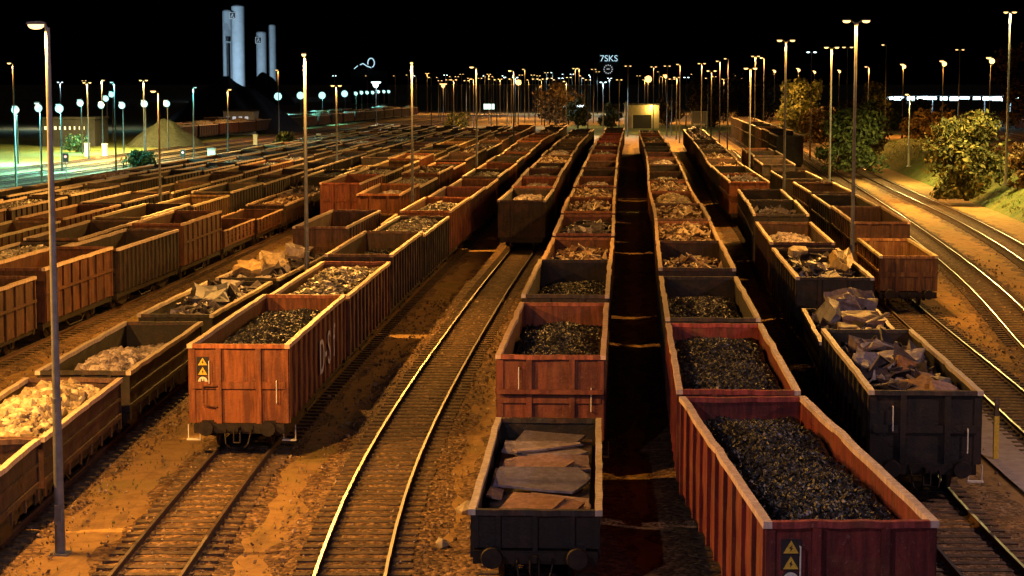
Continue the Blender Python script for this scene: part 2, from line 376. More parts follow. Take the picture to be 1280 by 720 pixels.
    for i in range(6):
        y = -hl+0.8+(L-1.6)*i/5; u.box(-hw+0.15, hw-0.15, y-0.05, y+0.05, 0.92, FLOOR-0.16)
    for sy in (-1, 1):
        ya, yb = sorted((sy*(hl-0.12), sy*(hl+0.13))); u.box(-1.28, 1.28, ya, yb, 0.80, FLOOR-0.145)
    u.box(-0.5, 0.25, -0.9, 0.4, 0.55, 0.83); u.cyl((0.55,-0.6,0.72), (0.55,0.5,0.72), 0.17, n=8)
    u.tube([(-0.6,-hl+0.5,0.62),(-0.6,hl-0.5,0.62)], 0.03, 5)
    for sx in (-1, 1):
        u.tube([(sx*1.1,-1.6,0.88),(sx*1.1,-0.9,0.5),(sx*1.1,0.9,0.5),(sx*1.1,1.6,0.88)], 0.035, 5)
    under = u.mesh('underframe_' + key, M['iron'])
    return dict(L=L, w=w, zt=zt, hw=hw, hl=hl, body=body, rim=rim, endrail=endrail, under=under, style=style)

def wheelset_mesh():
    b = MB()
    for sx in (-1, 1):
        b.cyl((sx*0.69,0,0), (sx*0.79,0,0), 0.44, 0.43, 20); b.cyl((sx*0.66,0,0), (sx*0.69,0,0), 0.475, 0.475, 20)
        b.cyl((sx*0.79,0,0), (sx*0.80,0,0), 0.30, 0.30, 12)
    b.cyl((-0.98,0,0), (0.98,0,0), 0.075, n=8)
    return b.mesh('wheelset', M['wheel'])
def bogie_mesh():
    b = MB()
    for sx in (-1, 1):
        x0, x1 = sorted((sx*0.86, sx*1.02))
        b.prism([(-1.25,0.62),(-1.25,0.80),(-0.5,0.90),(0.5,0.90),(1.25,0.80),(1.25,0.62),(0.75,0.60),(0.45,0.42),(-0.45,0.42),(-0.75,0.60)], 'x', x0, x1)
        for y in (-0.9, 0.9): b.box(x0-0.02, x1+0.02, y-0.14, y+0.14, 0.55, 0.80)
        for y in (-0.18, 0.0, 0.18): b.cyl((sx*0.94, y, 0.44), (sx*0.94, y, 0.7), 0.06, n=7)
    b.box(-0.9, 0.9, -0.2, 0.2, 0.50, 0.80)
    return b.mesh('bogie', M['iron'])
def axle_guard_mesh():
    b = MB()
    for sx in (-1, 1):
        x0, x1 = sorted((sx*0.90, sx*1.0))
        b.prism([(-0.55,0.98),(0.55,0.98),(0.2,0.5),(-0.2,0.5)], 'x', x0, x1); b.box(x0-0.03, x1+0.03, -0.13, 0.13, 0.55, 0.82)
        b.box(x0, x1, -0.7, 0.7, 0.90, 0.97)
    b.box(-0.9, 0.9, -0.06, 0.06, 0.86, 0.899)
    return b.mesh('axle_guard', M['iron'])
def buffer_mesh():
    b = MB(); b.cyl((0,0,0), (0,-0.34,0), 0.11, n=12); b.cyl((0,-0.10,0), (0,-0.2,0), 0.15, n=12); b.cyl((0,-0.34,0), (0,-0.40,0), 0.23, 0.21, 16); b.box(-0.17,0.17,0,0.03,-0.17,0.17)
    return b.mesh('buffer', M['iron'])
def coupling_mesh():
    b = MB(); b.box(-0.05, 0.05, -0.3, 0, -0.06, 0.06); b.prism([(-0.3,-0.06),(-0.42,-0.02),(-0.42,0.12),(-0.36,0.12),(-0.34,0.05),(-0.3,0.06)], 'x', -0.045, 0.045)
    b.box(-0.4, 0.4, -0.03, 0.0, -0.1, 0.1); b.tube([(-0.09,-0.32,0),(-0.09,-0.36,-0.35),(0.09,-0.36,-0.35),(0.09,-0.32,0)], 0.025, 6)
    b.tube([(0.36,0,-0.02),(0.36,-0.2,-0.12),(0.3,-0.3,-0.4),(0.2,-0.24,-0.5)], 0.025, 6); b.tube([(-0.36,0,-0.02),(-0.36,-0.2,-0.12),(-0.32,-0.3,-0.4),(-0.22,-0.24,-0.5)], 0.025, 6)
    return b.mesh('coupling', M['iron'])
def handrail_mesh():
    b = MB(); b.tube([(0,0,0),(0,-0.09,0),(0,-0.09,0.62),(0,0,0.62)], 0.016, 6); return b.mesh('handrail', M['white'])
def step_mesh():
    b = MB(); b.box(-0.2,0.2,-0.03,0.12,-0.02,0.02); b.tube([(-0.17,0.1,0.0),(-0.17,0.1,0.42)], 0.018, 5); b.tube([(0.17,0.1,0.0),(0.17,0.1,0.42)], 0.018, 5); return b.mesh('foot_step', M['white'])
WHEEL, BOGIE, GUARD, BUFFER, COUPL, HRAIL, STEP = wheelset_mesh(), bogie_mesh(), axle_guard_mesh(), buffer_mesh(), coupling_mesh(), handrail_mesh(), step_mesh()

W = {
 'high':   gondola_meshes('high', 12.9, 2.96, 3.30, 10, 'ribs', 1),
 'high2':  gondola_meshes('high_bent', 12.75, 2.90, 3.22, 12, 'ribs', 21),
 'panel':  gondola_meshes('panel', 9.9, 2.84, 3.12, 8, 'panel', 2),
 'fine':   gondola_meshes('fine', 11.4, 2.84, 2.92, 15, 'ribs', 33),
 'banded': gondola_meshes('banded', 12.4, 2.96, 3.40, 9, 'banded', 3),
 'tall':   gondola_meshes('tall', 13.0, 3.05, 4.30, 9, 'banded', 8),
 'band10': gondola_meshes('band_short', 9.9, 2.66, 2.55, 9, 'panel', 13),
 'mid':    gondola_meshes('mid', 12.2, 2.86, 2.90, 11, 'ribs', 14),
 'low':    gondola_meshes('low', 11.6, 2.80, 2.20, 9, 'low', 4),
 'low9':   gondola_meshes('low_short', 9.2, 2.80, 2.25, 7, 'low', 44),
 'slab':   gondola_meshes('slab_low', 10.9, 2.76, 1.78, 9, 'low', 5),
 'flat':   gondola_meshes('flat', 9.4, 2.72, 2.05, 8, 'flat', 6),
}
KIND = {'high':'high-sided','high2':'high-sided','panel':'panel-sided','fine':'close-ribbed','banded':'tall banded','band10':'short banded','tall':'extra tall','mid':'mid-height','low':'low-sided','low9':'short low','slab':'very low','flat':'slatted flat'}
NAME = {'high':'gondola_wagon','high2':'gondola_wagon','panel':'panel_wagon','fine':'ribbed_wagon','banded':'banded_wagon','band10':'banded_wagon','tall':'tall_wagon','mid':'gondola_wagon','low':'low_wagon','low9':'low_wagon','slab':'slab_wagon','flat':'flat_wagon'}
C = {  # body colours
 'rust': (0.20,0.075,0.035), 'orange': (0.44,0.125,0.035), 'brown': (0.10,0.048,0.032), 'dark': (0.045,0.030,0.026), 'crimson': (0.26,0.035,0.03),
 'plum': (0.13,0.06,0.06), 'black': (0.014,0.011,0.011), 'ochre': (0.38,0.22,0.085), 'red': (0.30,0.075,0.04)}
CN = {'rust':'rusty','orange':'orange','brown':'brown','dark':'dark','crimson':'crimson','plum':'plum','black':'blackened','ochre':'ochre','red':'reddish'}
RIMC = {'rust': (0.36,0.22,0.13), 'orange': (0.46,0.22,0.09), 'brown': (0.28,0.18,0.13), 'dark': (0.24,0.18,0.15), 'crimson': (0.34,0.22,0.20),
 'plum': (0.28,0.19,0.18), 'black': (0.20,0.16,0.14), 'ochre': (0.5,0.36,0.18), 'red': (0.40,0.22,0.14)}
ORD = 'first second third fourth fifth sixth seventh eighth ninth tenth eleventh twelfth thirteenth fourteenth fifteenth sixteenth seventeenth eighteenth nineteenth twentieth twenty-first twenty-second twenty-third twenty-fourth'.split()

def place_wagon(kind, x, y, rz, colour, label, group, lod=0, rimc=None):
    w = W[kind]; c = C[colour]; rr = R.choice((0.22, 0.3, 0.4, 0.5, 0.62)) if y > 62 and label.split()[0] not in ('first',) else R.uniform(0.55, 0.7)  # body paint scaled down, shade contrast put into colour
    if x < -14: rr *= 0.68  # far-left rows darker still, their shade put into the paint
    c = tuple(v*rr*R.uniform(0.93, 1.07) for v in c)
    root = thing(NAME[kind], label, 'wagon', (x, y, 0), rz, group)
    parts = [link('body', w['body'], root, None, c), link('top_rim', w['rim'], root, None, rimc or tuple(0.5*min(0.8, v*1.9)+0.5*q for v, q in zip(RIMC[colour], (0.78, 0.72, 0.62))))]  # worn rim tone lightened further, edge highlights put into colour
    for er in w['endrail']: parts.append(link('end_rail', er, root, None, tuple(min(0.7, v*2.0+0.02) for v in c)))  # end rails brighter than the body paint, lit look put into colour
    zs = R.uniform(0.955, 1.045)
    for p in parts: p.scale.z = zs
    link('underframe', w['under'], root)
    if lod > 1: return root
    hl, L = w['hl'], w['L']; two = L < 10.5
    ends = [(-1, hl-1.9), (1, hl-1.9)]
    for s, d in ends:
        if two:
            g = link('axle_guard', GUARD, root, (0, s*d, 0))
            link('wheelset', WHEEL, g, (0, 0, 0.69))
        else:
            g = link('bogie', BOGIE, root, (0, s*d, 0))
            for q in (-0.9, 0.9): link('wheelset', WHEEL, g, (0, q, 0.69))
    if lod == 0:
        for s in (-1, 1):
            for sx in (-0.875, 0.875):
                o = link('buffer', BUFFER, root, (sx, s*(hl+0.13), 1.0))
                if s > 0: o.rotation_euler.z = PI
            o = link('coupling', COUPL, root, (0, s*(hl+0.13), 0.95))
            if s > 0: o.rotation_euler.z = PI
    return root
def end_fittings(root, kind):
    w = W[kind]; hl = w['hl']; hw = w['hw']
    link('handrail', HRAIL, root, (-hw*0.62, -hl-0.02, w['zt']-1.0))
    link('handrail', HRAIL, root, (hw*0.80, -hl-0.02, w['zt']-1.55))
    link('foot_step', STEP, root, (-hw-0.02, -hl+0.25, 0.55)); link('foot_step', STEP, root, (hw+0.02, -hl+0.25, 0.55))

# ------------------------------------------------------------------ loads
def heap_z(x, y, hw, hl, base, crown, seed, rough=0.12):
    e = (1-(abs(x)/hw)**2.4)*(1-(abs(y)/hl)**4)
    if crown > 0.85: e *= min(1, max(0.0, 0.55+0.75*y/hl))     # tipped towards the far end
    n = mnoise.noise(Vector((x*0.8+seed*3.1, y*0.45, seed)))*0.6 + mnoise.noise(Vector((x*2.3, y*1.9+seed, seed*1.7)))*0.3
    return base + crown*max(e, 0) + n*rough*2.4
def rock_shape(rr, s, flat=1.0):
    t = (1+5**0.5)/2
    vs = [(-1,t,0),(1,t,0),(-1,-t,0),(1,-t,0),(0,-1,t),(0,1,t),(0,-1,-t),(0,1,-t),(t,0,-1),(t,0,1),(-t,0,-1),(-t,0,1)]
    fs = [(0,11,5),(0,5,1),(0,1,7),(0,7,10),(0,10,11),(1,5,9),(5,11,4),(11,10,2),(10,7,6),(7,1,8),(3,9,4),(3,4,2),(3,2,6),(3,6,8),(3,8,9),(4,9,5),(2,4,11),(6,2,10),(8,6,7),(9,8,1)]
    sc = Vector((rr.uniform(0.7,1.3), rr.uniform(0.7,1.3), rr.uniform(0.55,1.0)*flat))
    rot = Matrix.Rotation(rr.uniform(0,6.28),3,'Z') @ Matrix.Rotation(rr.uniform(-0.7,0.7),3,'X') @ Matrix.Rotation(rr.uniform(-0.7,0.7),3,'Y')
    return [rot @ Vector((p[0]*sc.x, p[1]*sc.y, p[2]*sc.z))*(s*0.55*rr.uniform(0.78,1.18)) for p in vs], fs
def oct_shape(rr, s, flat=1.0):
    vs = [Vector((1,0,0)),Vector((-1,0,0)),Vector((0,1,0)),Vector((0,-1,0)),Vector((0,0,1)),Vector((0,0,-1))]
    fs = [(0,2,4),(2,1,4),(1,3,4),(3,0,4),(2,0,5),(1,2,5),(3,1,5),(0,3,5)]
    rot = Matrix.Rotation(rr.uniform(0,6.28),3,'Z') @ Matrix.Rotation(rr.uniform(-1.4,1.4),3,'X') @ Matrix.Rotation(rr.uniform(-1.4,1.4),3,'Y')
    sc = (rr.uniform(0.6,1.4), rr.uniform(0.5,1.2), rr.uniform(0.35,0.9)*flat)
    return [rot @ Vector((v.x*sc[0], v.y*sc[1], v.z*sc[2]))*s*rr.uniform(0.8,1.15) for v in vs], fs
def plate_shape(rr, s):
    n = rr.randint(4, 6); rot = Matrix.Rotation(rr.uniform(0,6.28),3,'Z') @ Matrix.Rotation(rr.gauss(0,0.5),3,'X') @ Matrix.Rotation(rr.gauss(0,0.5),3,'Y')
    a = rr.uniform(0.6,1.5); t = 0.03+0.05*rr.random(); bend = rr.uniform(-0.5,0.5)
    top = []
    for i in range(n):
        q = 2*PI*i/n+rr.uniform(-0.35,0.35); r = s*rr.uniform(0.7,1.2); x = math.cos(q)*r*a; top.append(Vector((x, math.sin(q)*r, bend*x*x/s)))
    vs = [rot @ (p+Vector((0,0,t))) for p in top] + [rot @ p for p in top]
    fs = [tuple(range(n)), tuple(range(2*n-1, n-1, -1))] + [(i, n+i, n+(i+1) % n, (i+1) % n) for i in range(n)]
    return vs, fs
def load_mesh(key, mat, L, w, base, crown, n, size, shape, seed, rough=0.12, bedmat=None):
    rr = random.Random(seed); b = MB(); hl = L/2-0.10; hw = w/2-0.22
    nx, ny = 18, 80; vs = []
    for j in range(ny+1):
        for i in range(nx+1):
            x = -hw+2*hw*i/nx; y = -hl+2*hl*j/ny
            vs.append((x, y, heap_z(x, y, hw, hl, base, crown, seed, rough)+rr.uniform(-0.03,0.03)))
    b.add(vs, [(j*(nx+1)+i, j*(nx+1)+i+1, (j+1)*(nx+1)+i+1, (j+1)*(nx+1)+i) for j in range(ny) for i in range(nx)], 1)
    for _ in range(n):
        x = rr.uniform(-1,1)*(hw-0.06); y = rr.uniform(-1,1)*(hl-0.06); s = size*rr.choice((0.6,0.8,1,1,1.3,1.7))
        pv, pf = shape(rr, s); z = heap_z(x, y, hw, hl, base, crown, seed, rough) + s*0.18
        lim = hw+0.02
        b.add([(min(max(p.x+x, -lim), lim), min(max(p.y+y, -hl-0.04), hl+0.04), p.z+z) for p in pv], pf, 0)
    me = b.mesh('load_'+key, [mat, bedmat or mat]); return me
LM = {}
def load_for(kind, load, full):
    w = W[kind]; k = (kind, load, full)
    if k in LM: return LM[k]
    zt = w['zt']; L, ww = w['L'], w['w']; sd = len(LM)+3; area = L*ww/37.0
    hi = zt > 2.7
    base = {0: FLOOR+0.15, 1: zt-0.80 if hi else zt-0.55, 2: zt-0.46 if hi else zt-0.45}[full]; crown = {0: 0.15, 1: 0.34, 2: 0.36}[full]
    def n(q): return int(q*area)
    if load == 'coal': me = load_mesh('coal', M['coal'], L, ww, base, crown*0.8, n(6500), 0.045, oct_shape, sd, 0.10)
    elif load == 'chips': me = load_mesh('chips', M['chips'], L, ww, base, crown, n(2200), 0.085, plate_shape, sd, 0.08, M['darkscrap'])
    elif load == 'shred': me = load_mesh('shred', M['shred'], L, ww, base, crown, n(900), 0.17, plate_shape, sd, 0.12, M['darkscrap'])
    elif load == 'rock': me = load_mesh('rock', M['rock'], L, ww, base-(0.2 if not hi else 0), crown+0.44, n(1200), 0.125, rock_shape, sd, 0.12, M['rock'])
    elif load == 'rock2': me = load_mesh('rock2', M['rock2'], L, ww, base-(0.35 if not hi else 0.0), crown+(0.62 if not hi else 0.2), n(1500), 0.115, rock_shape, sd, 0.12, M['rock2'])
    elif load == 'scrap': me = load_mesh('scrap', M['darkscrap'], L, ww, base, crown+0.1, n(620), 0.25, plate_shape, sd, 0.16, M['darkscrap'])
    LM[k] = me; return me
LN = {'coal':'black coal','chips':'metal chips','shred':'shredded scrap','rock':'pale stone rubble','rock2':'pinkish rubble','scrap':'dark mixed scrap'}
LO = {'coal':'coal_load','chips':'chip_load','shred':'scrap_load','rock':'rubble_load','rock2':'rubble_load','scrap':'scrap_load'}

# ------------------------------------------------------------------ rows of wagons
def row(path, phrase, group, y0, specs, gap=1.3, end=300.0, auto=None, first_label=None, seed=0):
    """specs: list of (kind, colour, load or None, full[, y of front end]); then auto() until END"""
    y = y0; i = 0; out = []; rr = random.Random(seed)
    while True:
        if i < len(specs): sp = specs[i]
        elif auto and y < end: sp = auto(rr, i)
        else: break
        kind, colour, load, full = sp[:4]
        if len(sp) > 4 and sp[4]: y = sp[4]
        w = W[kind]; L = w['L']; yc = y+L/2; q = L*0.33
        xa, xb = path.x(yc-q), path.x(yc+q); rz = -math.atan2(xb-xa, 2*q)
        x = (xa+xb)/2; lod = 0 if yc < 118 else (1 if yc < 215 else 2)
        desc = f"{CN[colour]}, " + (('full of ' if full == 2 else 'holding ') + LN[load] if load else KIND[kind] + ' and empty')
        r = place_wagon(kind, x, yc, rz, colour, f"{ORD[i]} wagon of the {phrase}, {desc}", group, lod)
        if load:
            o = link(LO[load], load_for(kind, load, full), None, (x, yc, 0.0), None, rz + (PI if rr.random() < 0.5 else 0))
            tag(o, f"{LN[load]} heaped in the {ORD[i]} wagon of the {phrase}", 'load', 'loads in the ' + phrase, 'stuff')
        out.append(r); y += L + gap; i += 1
    return out
def auto_high(loads, cols, kinds=('high','high2')):
    def f(rr, i):
        l = rr.choice(loads); return (rr.choice(kinds), rr.choice(cols), l, 2 if l and rr.random() < 0.7 else 1)
    return f

rF = row(TF, 'row with the orange end wall', 'wagons in the orange-fronted row', 54.6, [
    ('high2','orange','coal',2), ('high2','red','chips',2), ('high2','brown','coal',1), ('high2','brown','chips',2), ('high2','orange','chips',2), ('high2','crimson','coal',1),
    ('high2','orange','coal',1), ('high2','brown','chips',2), ('high2','orange',None,0), ('high2','dark','coal',1)], 1.05, 312, auto_high(['coal','chips',None,'shred'], ['brown','rust','dark','orange']), seed=1)
rR1 = row(TR1, 'row right of the black gap', 'wagons right of the black gap', 32.3, [
    ('high','crimson','coal',2), ('high','crimson','coal',2), ('high','dark','coal',1), ('high','brown','shred',1), ('high','rust','shred',2), ('high','brown','shred',2),
    ('high','orange','rock',1), ('high','red','shred',2), ('high','brown','chips',1), ('high','dark',None,0), ('high','brown','rock2',1)], 1.3, 275, auto_high(['coal','chips',None,'shred'], ['brown','rust','dark','crimson']), seed=2)
rR0 = row(TR0, 'row left of the black gap', 'wagons left of the black gap', 39.6, [
    ('slab','black',None,0), ('banded','red','coal',1,52.1), ('high','dark','coal',1), ('high','orange','shred',1), ('high','crimson','scrap',1), ('high','orange','shred',2),  # second wagon's coal raised over lit inner walls, in place of interior shade
    ('high','brown','shred',2), ('high','red','rock2',1), ('high','dark',None,0), ('high','brown',None,0)], 1.15, 292, auto_high(['coal','chips',None,None], ['brown','dark','crimson']), seed=3)
rT2 = row(T2, 'row closing off the empty track', 'wagons closing off the empty track', 119.8, [
    ('high','dark','rock2',1), ('high','red','rock2',1), ('high','plum','coal',2), ('high','brown','coal',2), ('high','brown','shred',2), ('high','rust','rock2',2)], 1.2, 296, auto_high(['coal',None,'shred'], ['brown','dark','rust']), seed=4)
rRB = row(TRB, 'row with big scrap plates', 'wagons of the row with scrap plates', 48.8, [
    ('mid','black','scrap',1), ('low9','black','scrap',2,62.6), ('high','dark','scrap',1,74.0), ('high2','rust','rock2',1,88.2), ('banded','dark','scrap',1,103.6), ('banded','dark',None,0,117.6),
    ('banded','orange','scrap',1,142.0), ('high','dark',None,0), ('high','brown','shred',1)], 1.2, 290, auto_high(['coal','scrap',None,'shred'], ['brown','dark','rust']), seed=5)
rRA = row(TRA, 'empty row nearest the bare tracks', 'empty wagons along the bare tracks', 89.0, [
    ('band10','ochre',None,0), ('banded','rust',None,0,100.2), ('banded','black',None,0,114.0), ('banded','rust',None,0,128.0), ('high','dark',None,0,148.0), ('banded','dark',None,0,172.0), ('banded','dark',None,0), ('high','orange',None,0)], 1.25, 205, None, seed=6)
rRT = row(TRT, 'tall dark row below the bushes', 'tall wagons below the bushes', 224.0, [('tall','black',None,0)], 1.3, 335, auto_high(['coal',None], ['black','dark','brown'], ('tall',)), seed=7)
rE = row(TE, 'low row beside the near mast', 'low wagons beside the near mast', 33.6, [
    ('low','brown','rock',1), ('low9','brown','rock',2,45.8), ('low','dark','rock2',2,56.4), ('low','black','scrap',1,70.2), ('low','black','scrap',2,83.4), ('high2','plum',None,0,100.4),
    ('low9','ochre',None,0,114.4), ('high2','orange','rock2',1,125.8)], 1.2, 318, auto_high(['coal','chips',None,'shred'], ['brown','dark','rust','orange']), seed=8)
rM = row(TM, 'row starting behind the dirt strip', 'wagons starting behind the dirt strip', 138.4, [('high','red',None,0), ('high','brown','chips',2), ('high','ochre',None,0), ('high','orange','rock',1)], 1.3, 318, auto_high(['coal','chips',None], ['brown','dark','ochre']), seed=9)
rD = row(TD, 'ribbed row along the dirt strip', 'wagons along the dirt strip', 54.8, [
    ('panel','rust',None,0), ('panel','rust',None,0,66.2), ('panel','rust',None,0,77.4), ('fine','plum',None,0,88.4), ('panel','orange',None,0,101.0), ('flat','orange',None,0,112.2), ('flat','orange',None,0,122.6),
    ('low','rust','shred',1,133.4), ('low','plum','scrap',1)], 1.1, 322, auto_high(['chips',None,'coal'], ['dark','black','brown','ochre','orange'], ('mid','fine','low')), seed=10)
rC = row(TC, 'first row behind the ribbed row', 'wagons in the first row behind', 70.6, [
    ('fine','plum','chips',2), ('fine','dark','chips',2), ('mid','brown',None,0), ('mid','ochre',None,0), ('fine','ochre',None,0), ('mid','dark','coal',1), ('mid','brown','coal',2), ('fine','plum',None,0)], 1.1, 326, auto_high(['coal','chips',None], ['dark','black','brown','ochre'], ('mid','fine')), seed=11)
rB = row(TB, 'second row behind the ribbed row', 'wagons in the second row behind', 84.0, [
    ('mid','ochre',None,0), ('mid','ochre',None,0), ('mid','orange',None,0), ('mid','dark','coal',1), ('mid','ochre',None,0)], 1.1, 330, auto_high(['coal','chips',None,None], ['ochre','dark','black','brown','orange'], ('mid','fine')), seed=12)
rA = row(TA, 'third row behind the ribbed row', 'wagons in the third row behind', 92.0, [
    ('mid','orange',None,0), ('mid','orange',None,0), ('mid','brown','chips',2), ('mid','dark','chips',2), ('fine','dark','coal',1)], 1.1, 332, auto_high(['coal','chips',None], ['plum','black','dark','dark','orange'], ('mid','fine')), seed=13)
rZ = row(TZ, 'outermost row below the grass bank', 'wagons below the grass bank', 104.0, [
    ('mid','dark','rock',1), ('mid','dark','rock2',2), ('fine','black',None,0), ('fine','dark',None,0), ('mid','brown','rock2',2)], 1.2, 334, auto_high(['coal','chips',None], ['ochre','brown','dark'], ('mid','fine')), seed=14)

# fittings, markings and lettering on the two nearest end walls
end_fittings(rF[0], 'high2'); end_fittings(rR1[0], 'high'); end_fittings(rR0[1], 'banded'); end_fittings(rRB[0], 'mid')
def warning_marks(root, kind, x, ztop):
    hl = W[kind]['hl']; y = -hl-0.03
    for k in range(2):
        z = ztop - k*0.27
        p = MB(); p.box(x-0.17, x+0.17, y-0.008, y+0.004, z-0.24, z+0.02); pl = p.build('mark_plate', M['blackp'], root)
        t = MB(); t.prism([(x-0.13, z-0.22), (x+0.13, z-0.22), (x, z)], 'y', y-0.014, y-0.009); t.build('warning_triangle', M['yellow'], pl)
        s = MB(); s.prism([(x-0.02, z-0.19), (x+0.035, z-0.13), (x+0.005, z-0.125), (x+0.02, z-0.07), (x-0.035, z-0.135), (x-0.004, z-0.14)], 'y', y-0.019, y-0.015); s.build('bolt_symbol', M['blackp'], pl)
    z = ztop - 0.68
    pl = MB(); pl.cyl((x, y+0.004, z), (x, y-0.008, z), 0.165, n=24, sm=False); pl = pl.build('mark_plate', M['blackp'], root)
    c = MB(); c.cyl((x, y-0.009, z), (x, y-0.014, z), 0.135, n=24, sm=False); c.build('round_mark', M['white'], pl)
    n = MB(); y2, y1 = y-0.019, y-0.015
    n.box(x-0.055, x-0.03, y2, y1, z-0.01, z+0.075); n.box(x-0.03, x+0.02, y2, y1, z-0.01, z+0.012); n.box(x+0.02, x+0.045, y2, y1, z-0.085, z+0.075); n.box(x-0.03, x+0.02, y2, y1, z-0.085, z-0.062)
    n.build('mark_numeral', M['blackp'], pl)
warning_marks(rF[0], 'high2', -1.02, 2.94)
warning_marks(rR1[0], 'high', -1.0, 3.02)
def text_part(s, root, loc, rot, size, mat, name='lettering', ext=0.004):
    cu = bpy.data.curves.new(name, 'FONT'); cu.body = s; cu.size = size; cu.extrude = ext; cu.materials.append(mat)
    tmp = bpy.data.objects.new(name, cu); me = bpy.data.meshes.new_from_object(tmp); bpy.data.objects.remove(tmp)
    o = link(name, me, root, loc); o.rotation_euler = rot
    return o
hw2 = W['high2']['hw']
for ch, y, z in (('D', -0.3, 1.62), ('-', 0.95, 1.75), ('S', 1.62, 1.68), ('f', 3.0, 1.75)):
    o = text_part(ch, rF[0], (hw2+0.108, y, z-0.1), (PI/2, 0, PI/2), 1.55, M['white'])
# loose buffers' tail light bracket plate on the orange end
b = MB(); hl2 = W['high2']['hl']
b.tube([(-1.0,-hl2-0.03,2.14),(-1.0,-hl2-0.12,2.14),(-0.62,-hl2-0.12,2.14),(-0.56,-hl2-0.05,2.08)], 0.022, 6)
b.tube([(-1.0,-hl2-0.12,2.14),(-1.0,-hl2-0.12,1.62),(-0.62,-hl2-0.12,1.55),(-0.55,-hl2-0.04,1.5)], 0.022, 6)
b.build('brake_lever', M['paint'], rF[0], None, (0.2,0.07,0.03))

# ------------------------------------------------------------------ single big pieces lying on top
def slab_piece(name, label, cat, host, pts, z, th, tilt, col, group=None):
    b = MB(); n = len(pts); cx = sum(p[0] for p in pts)/n; cy = sum(p[1] for p in pts)/n
    rr = random.Random(len(label)*7+int(z*100)); top = [(p[0]-cx, p[1]-cy) for p in pts]
    sub = []
    for i in range(n):
        a, c = top[i], top[(i+1) % n]
        for k in range(3):
            t = k/3; sub.append((a[0]+(c[0]-a[0])*t+rr.uniform(-0.035,0.035), a[1]+(c[1]-a[1])*t+rr.uniform(-0.035,0.035)))
    m = len(sub)
    vs = [(x, y, th/2+rr.uniform(-0.012,0.012)) for x, y in sub] + [(x*1.01, y*1.01, -th/2) for x, y in sub]
    b.add(vs, [tuple(range(m)), tuple(range(2*m-1, m-1, -1))] + [(i, m+i, m+(i+1) % m, (i+1) % m) for i in range(m)])
    me = b.mesh(name, M['slab']); fix_normals(me)
    rz = host.rotation_euler.z; p = Matrix.Rotation(rz, 3, 'Z') @ Vector((cx, cy, z))
    o = link(name, me, None, host.location + p, col); o.rotation_euler = (tilt[0], tilt[1], rz)
    return tag(o, label, cat, group)
B0 = rR0[0]; g0 = 'steel slabs on the very low wagon'
floor_z = FLOOR
for lab, pts, z, th, tl, col in [
  ('wide bluish steel slab spanning the middle of the very low wagon', [(-1.05,-1.7),(0.75,-2.05),(1.12,-0.9),(0.85,-0.15),(-1.02,-0.3)], 1.66, 0.05, (0.10,0.03), (0.15,0.15,0.26)),
  ('large brown slab with a slanting edge at the front left corner of the very low wagon', [(-1.08,-5.1),(-0.1,-5.1),(0.62,-3.3),(-0.55,-2.9)], 1.60, 0.05, (0.10,-0.02), (0.30,0.17,0.12)),
  ('narrow slanting brown slab beside the large brown slab', [(-0.02,-5.0),(0.42,-4.95),(1.0,-3.4),(0.6,-3.2)], 1.57, 0.05, (0.09,0.08), (0.27,0.15,0.12)),
  ('small square plate in the front corner of the very low wagon', [(0.66,-4.4),(1.12,-4.25),(1.12,-3.55),(0.82,-3.5)], 1.50, 0.05, (0.06,0.0), (0.28,0.16,0.13)),
  ('thin pale plate under the slanting brown slab', [(-0.3,-3.0),(1.12,-3.35),(1.1,-2.6),(-0.2,-2.2)], 1.52, 0.05, (0.05,0.02), (0.33,0.24,0.24)),
  ('reddish plate behind the wide bluish slab', [(-1.0,0.1),(0.2,-0.1),(0.75,0.9),(0.1,1.6),(-0.95,1.3)], 1.62, 0.05, (0.10,-0.05), (0.27,0.17,0.18)),
  ('dull plum plate near the right side board of the very low wagon', [(0.35,0.3),(1.1,0.75),(1.05,2.0),(0.15,1.7)], 1.57, 0.05, (0.07,0.08), (0.24,0.18,0.22)),
  ('long grey plate lying across the far half of the very low wagon', [(-1.05,2.3),(0.3,1.7),(1.05,2.4),(0.4,3.3),(-1.0,3.2)], 1.64, 0.05, (0.09,0.02), (0.27,0.24,0.29)),
  ('rusty strip leaning on the left side board of the very low wagon', [(-1.15,-2.6),(-0.85,-2.6),(-0.72,0.4),(-1.12,0.3)], 1.56, 0.05, (0.02,0.22), (0.28,0.16,0.13)),
  ('dark plate against the far end of the very low wagon', [(-0.9,3.5),(0.55,3.3),(0.95,4.5),(-0.6,5.0)], 1.60, 0.05, (0.08,0.0), (0.14,0.13,0.18)),
  ('pale splinter of plate lying over the long grey plate', [(-0.7,1.9),(0.9,2.75),(0.8,2.95),(-0.8,2.15)], 1.72, 0.04, (0.09,0.02), (0.38,0.32,0.34)),
  ('flat dark base plate covering the floor of the very low wagon', [(-1.12,-5.1),(1.12,-5.1),(1.12,5.1),(-1.12,5.1)], 1.38, 0.12, (0,0), (0.06,0.05,0.06)),
]: slab_piece('steel_slab', lab, 'slab', B0, pts, z, th, tl, col, g0)
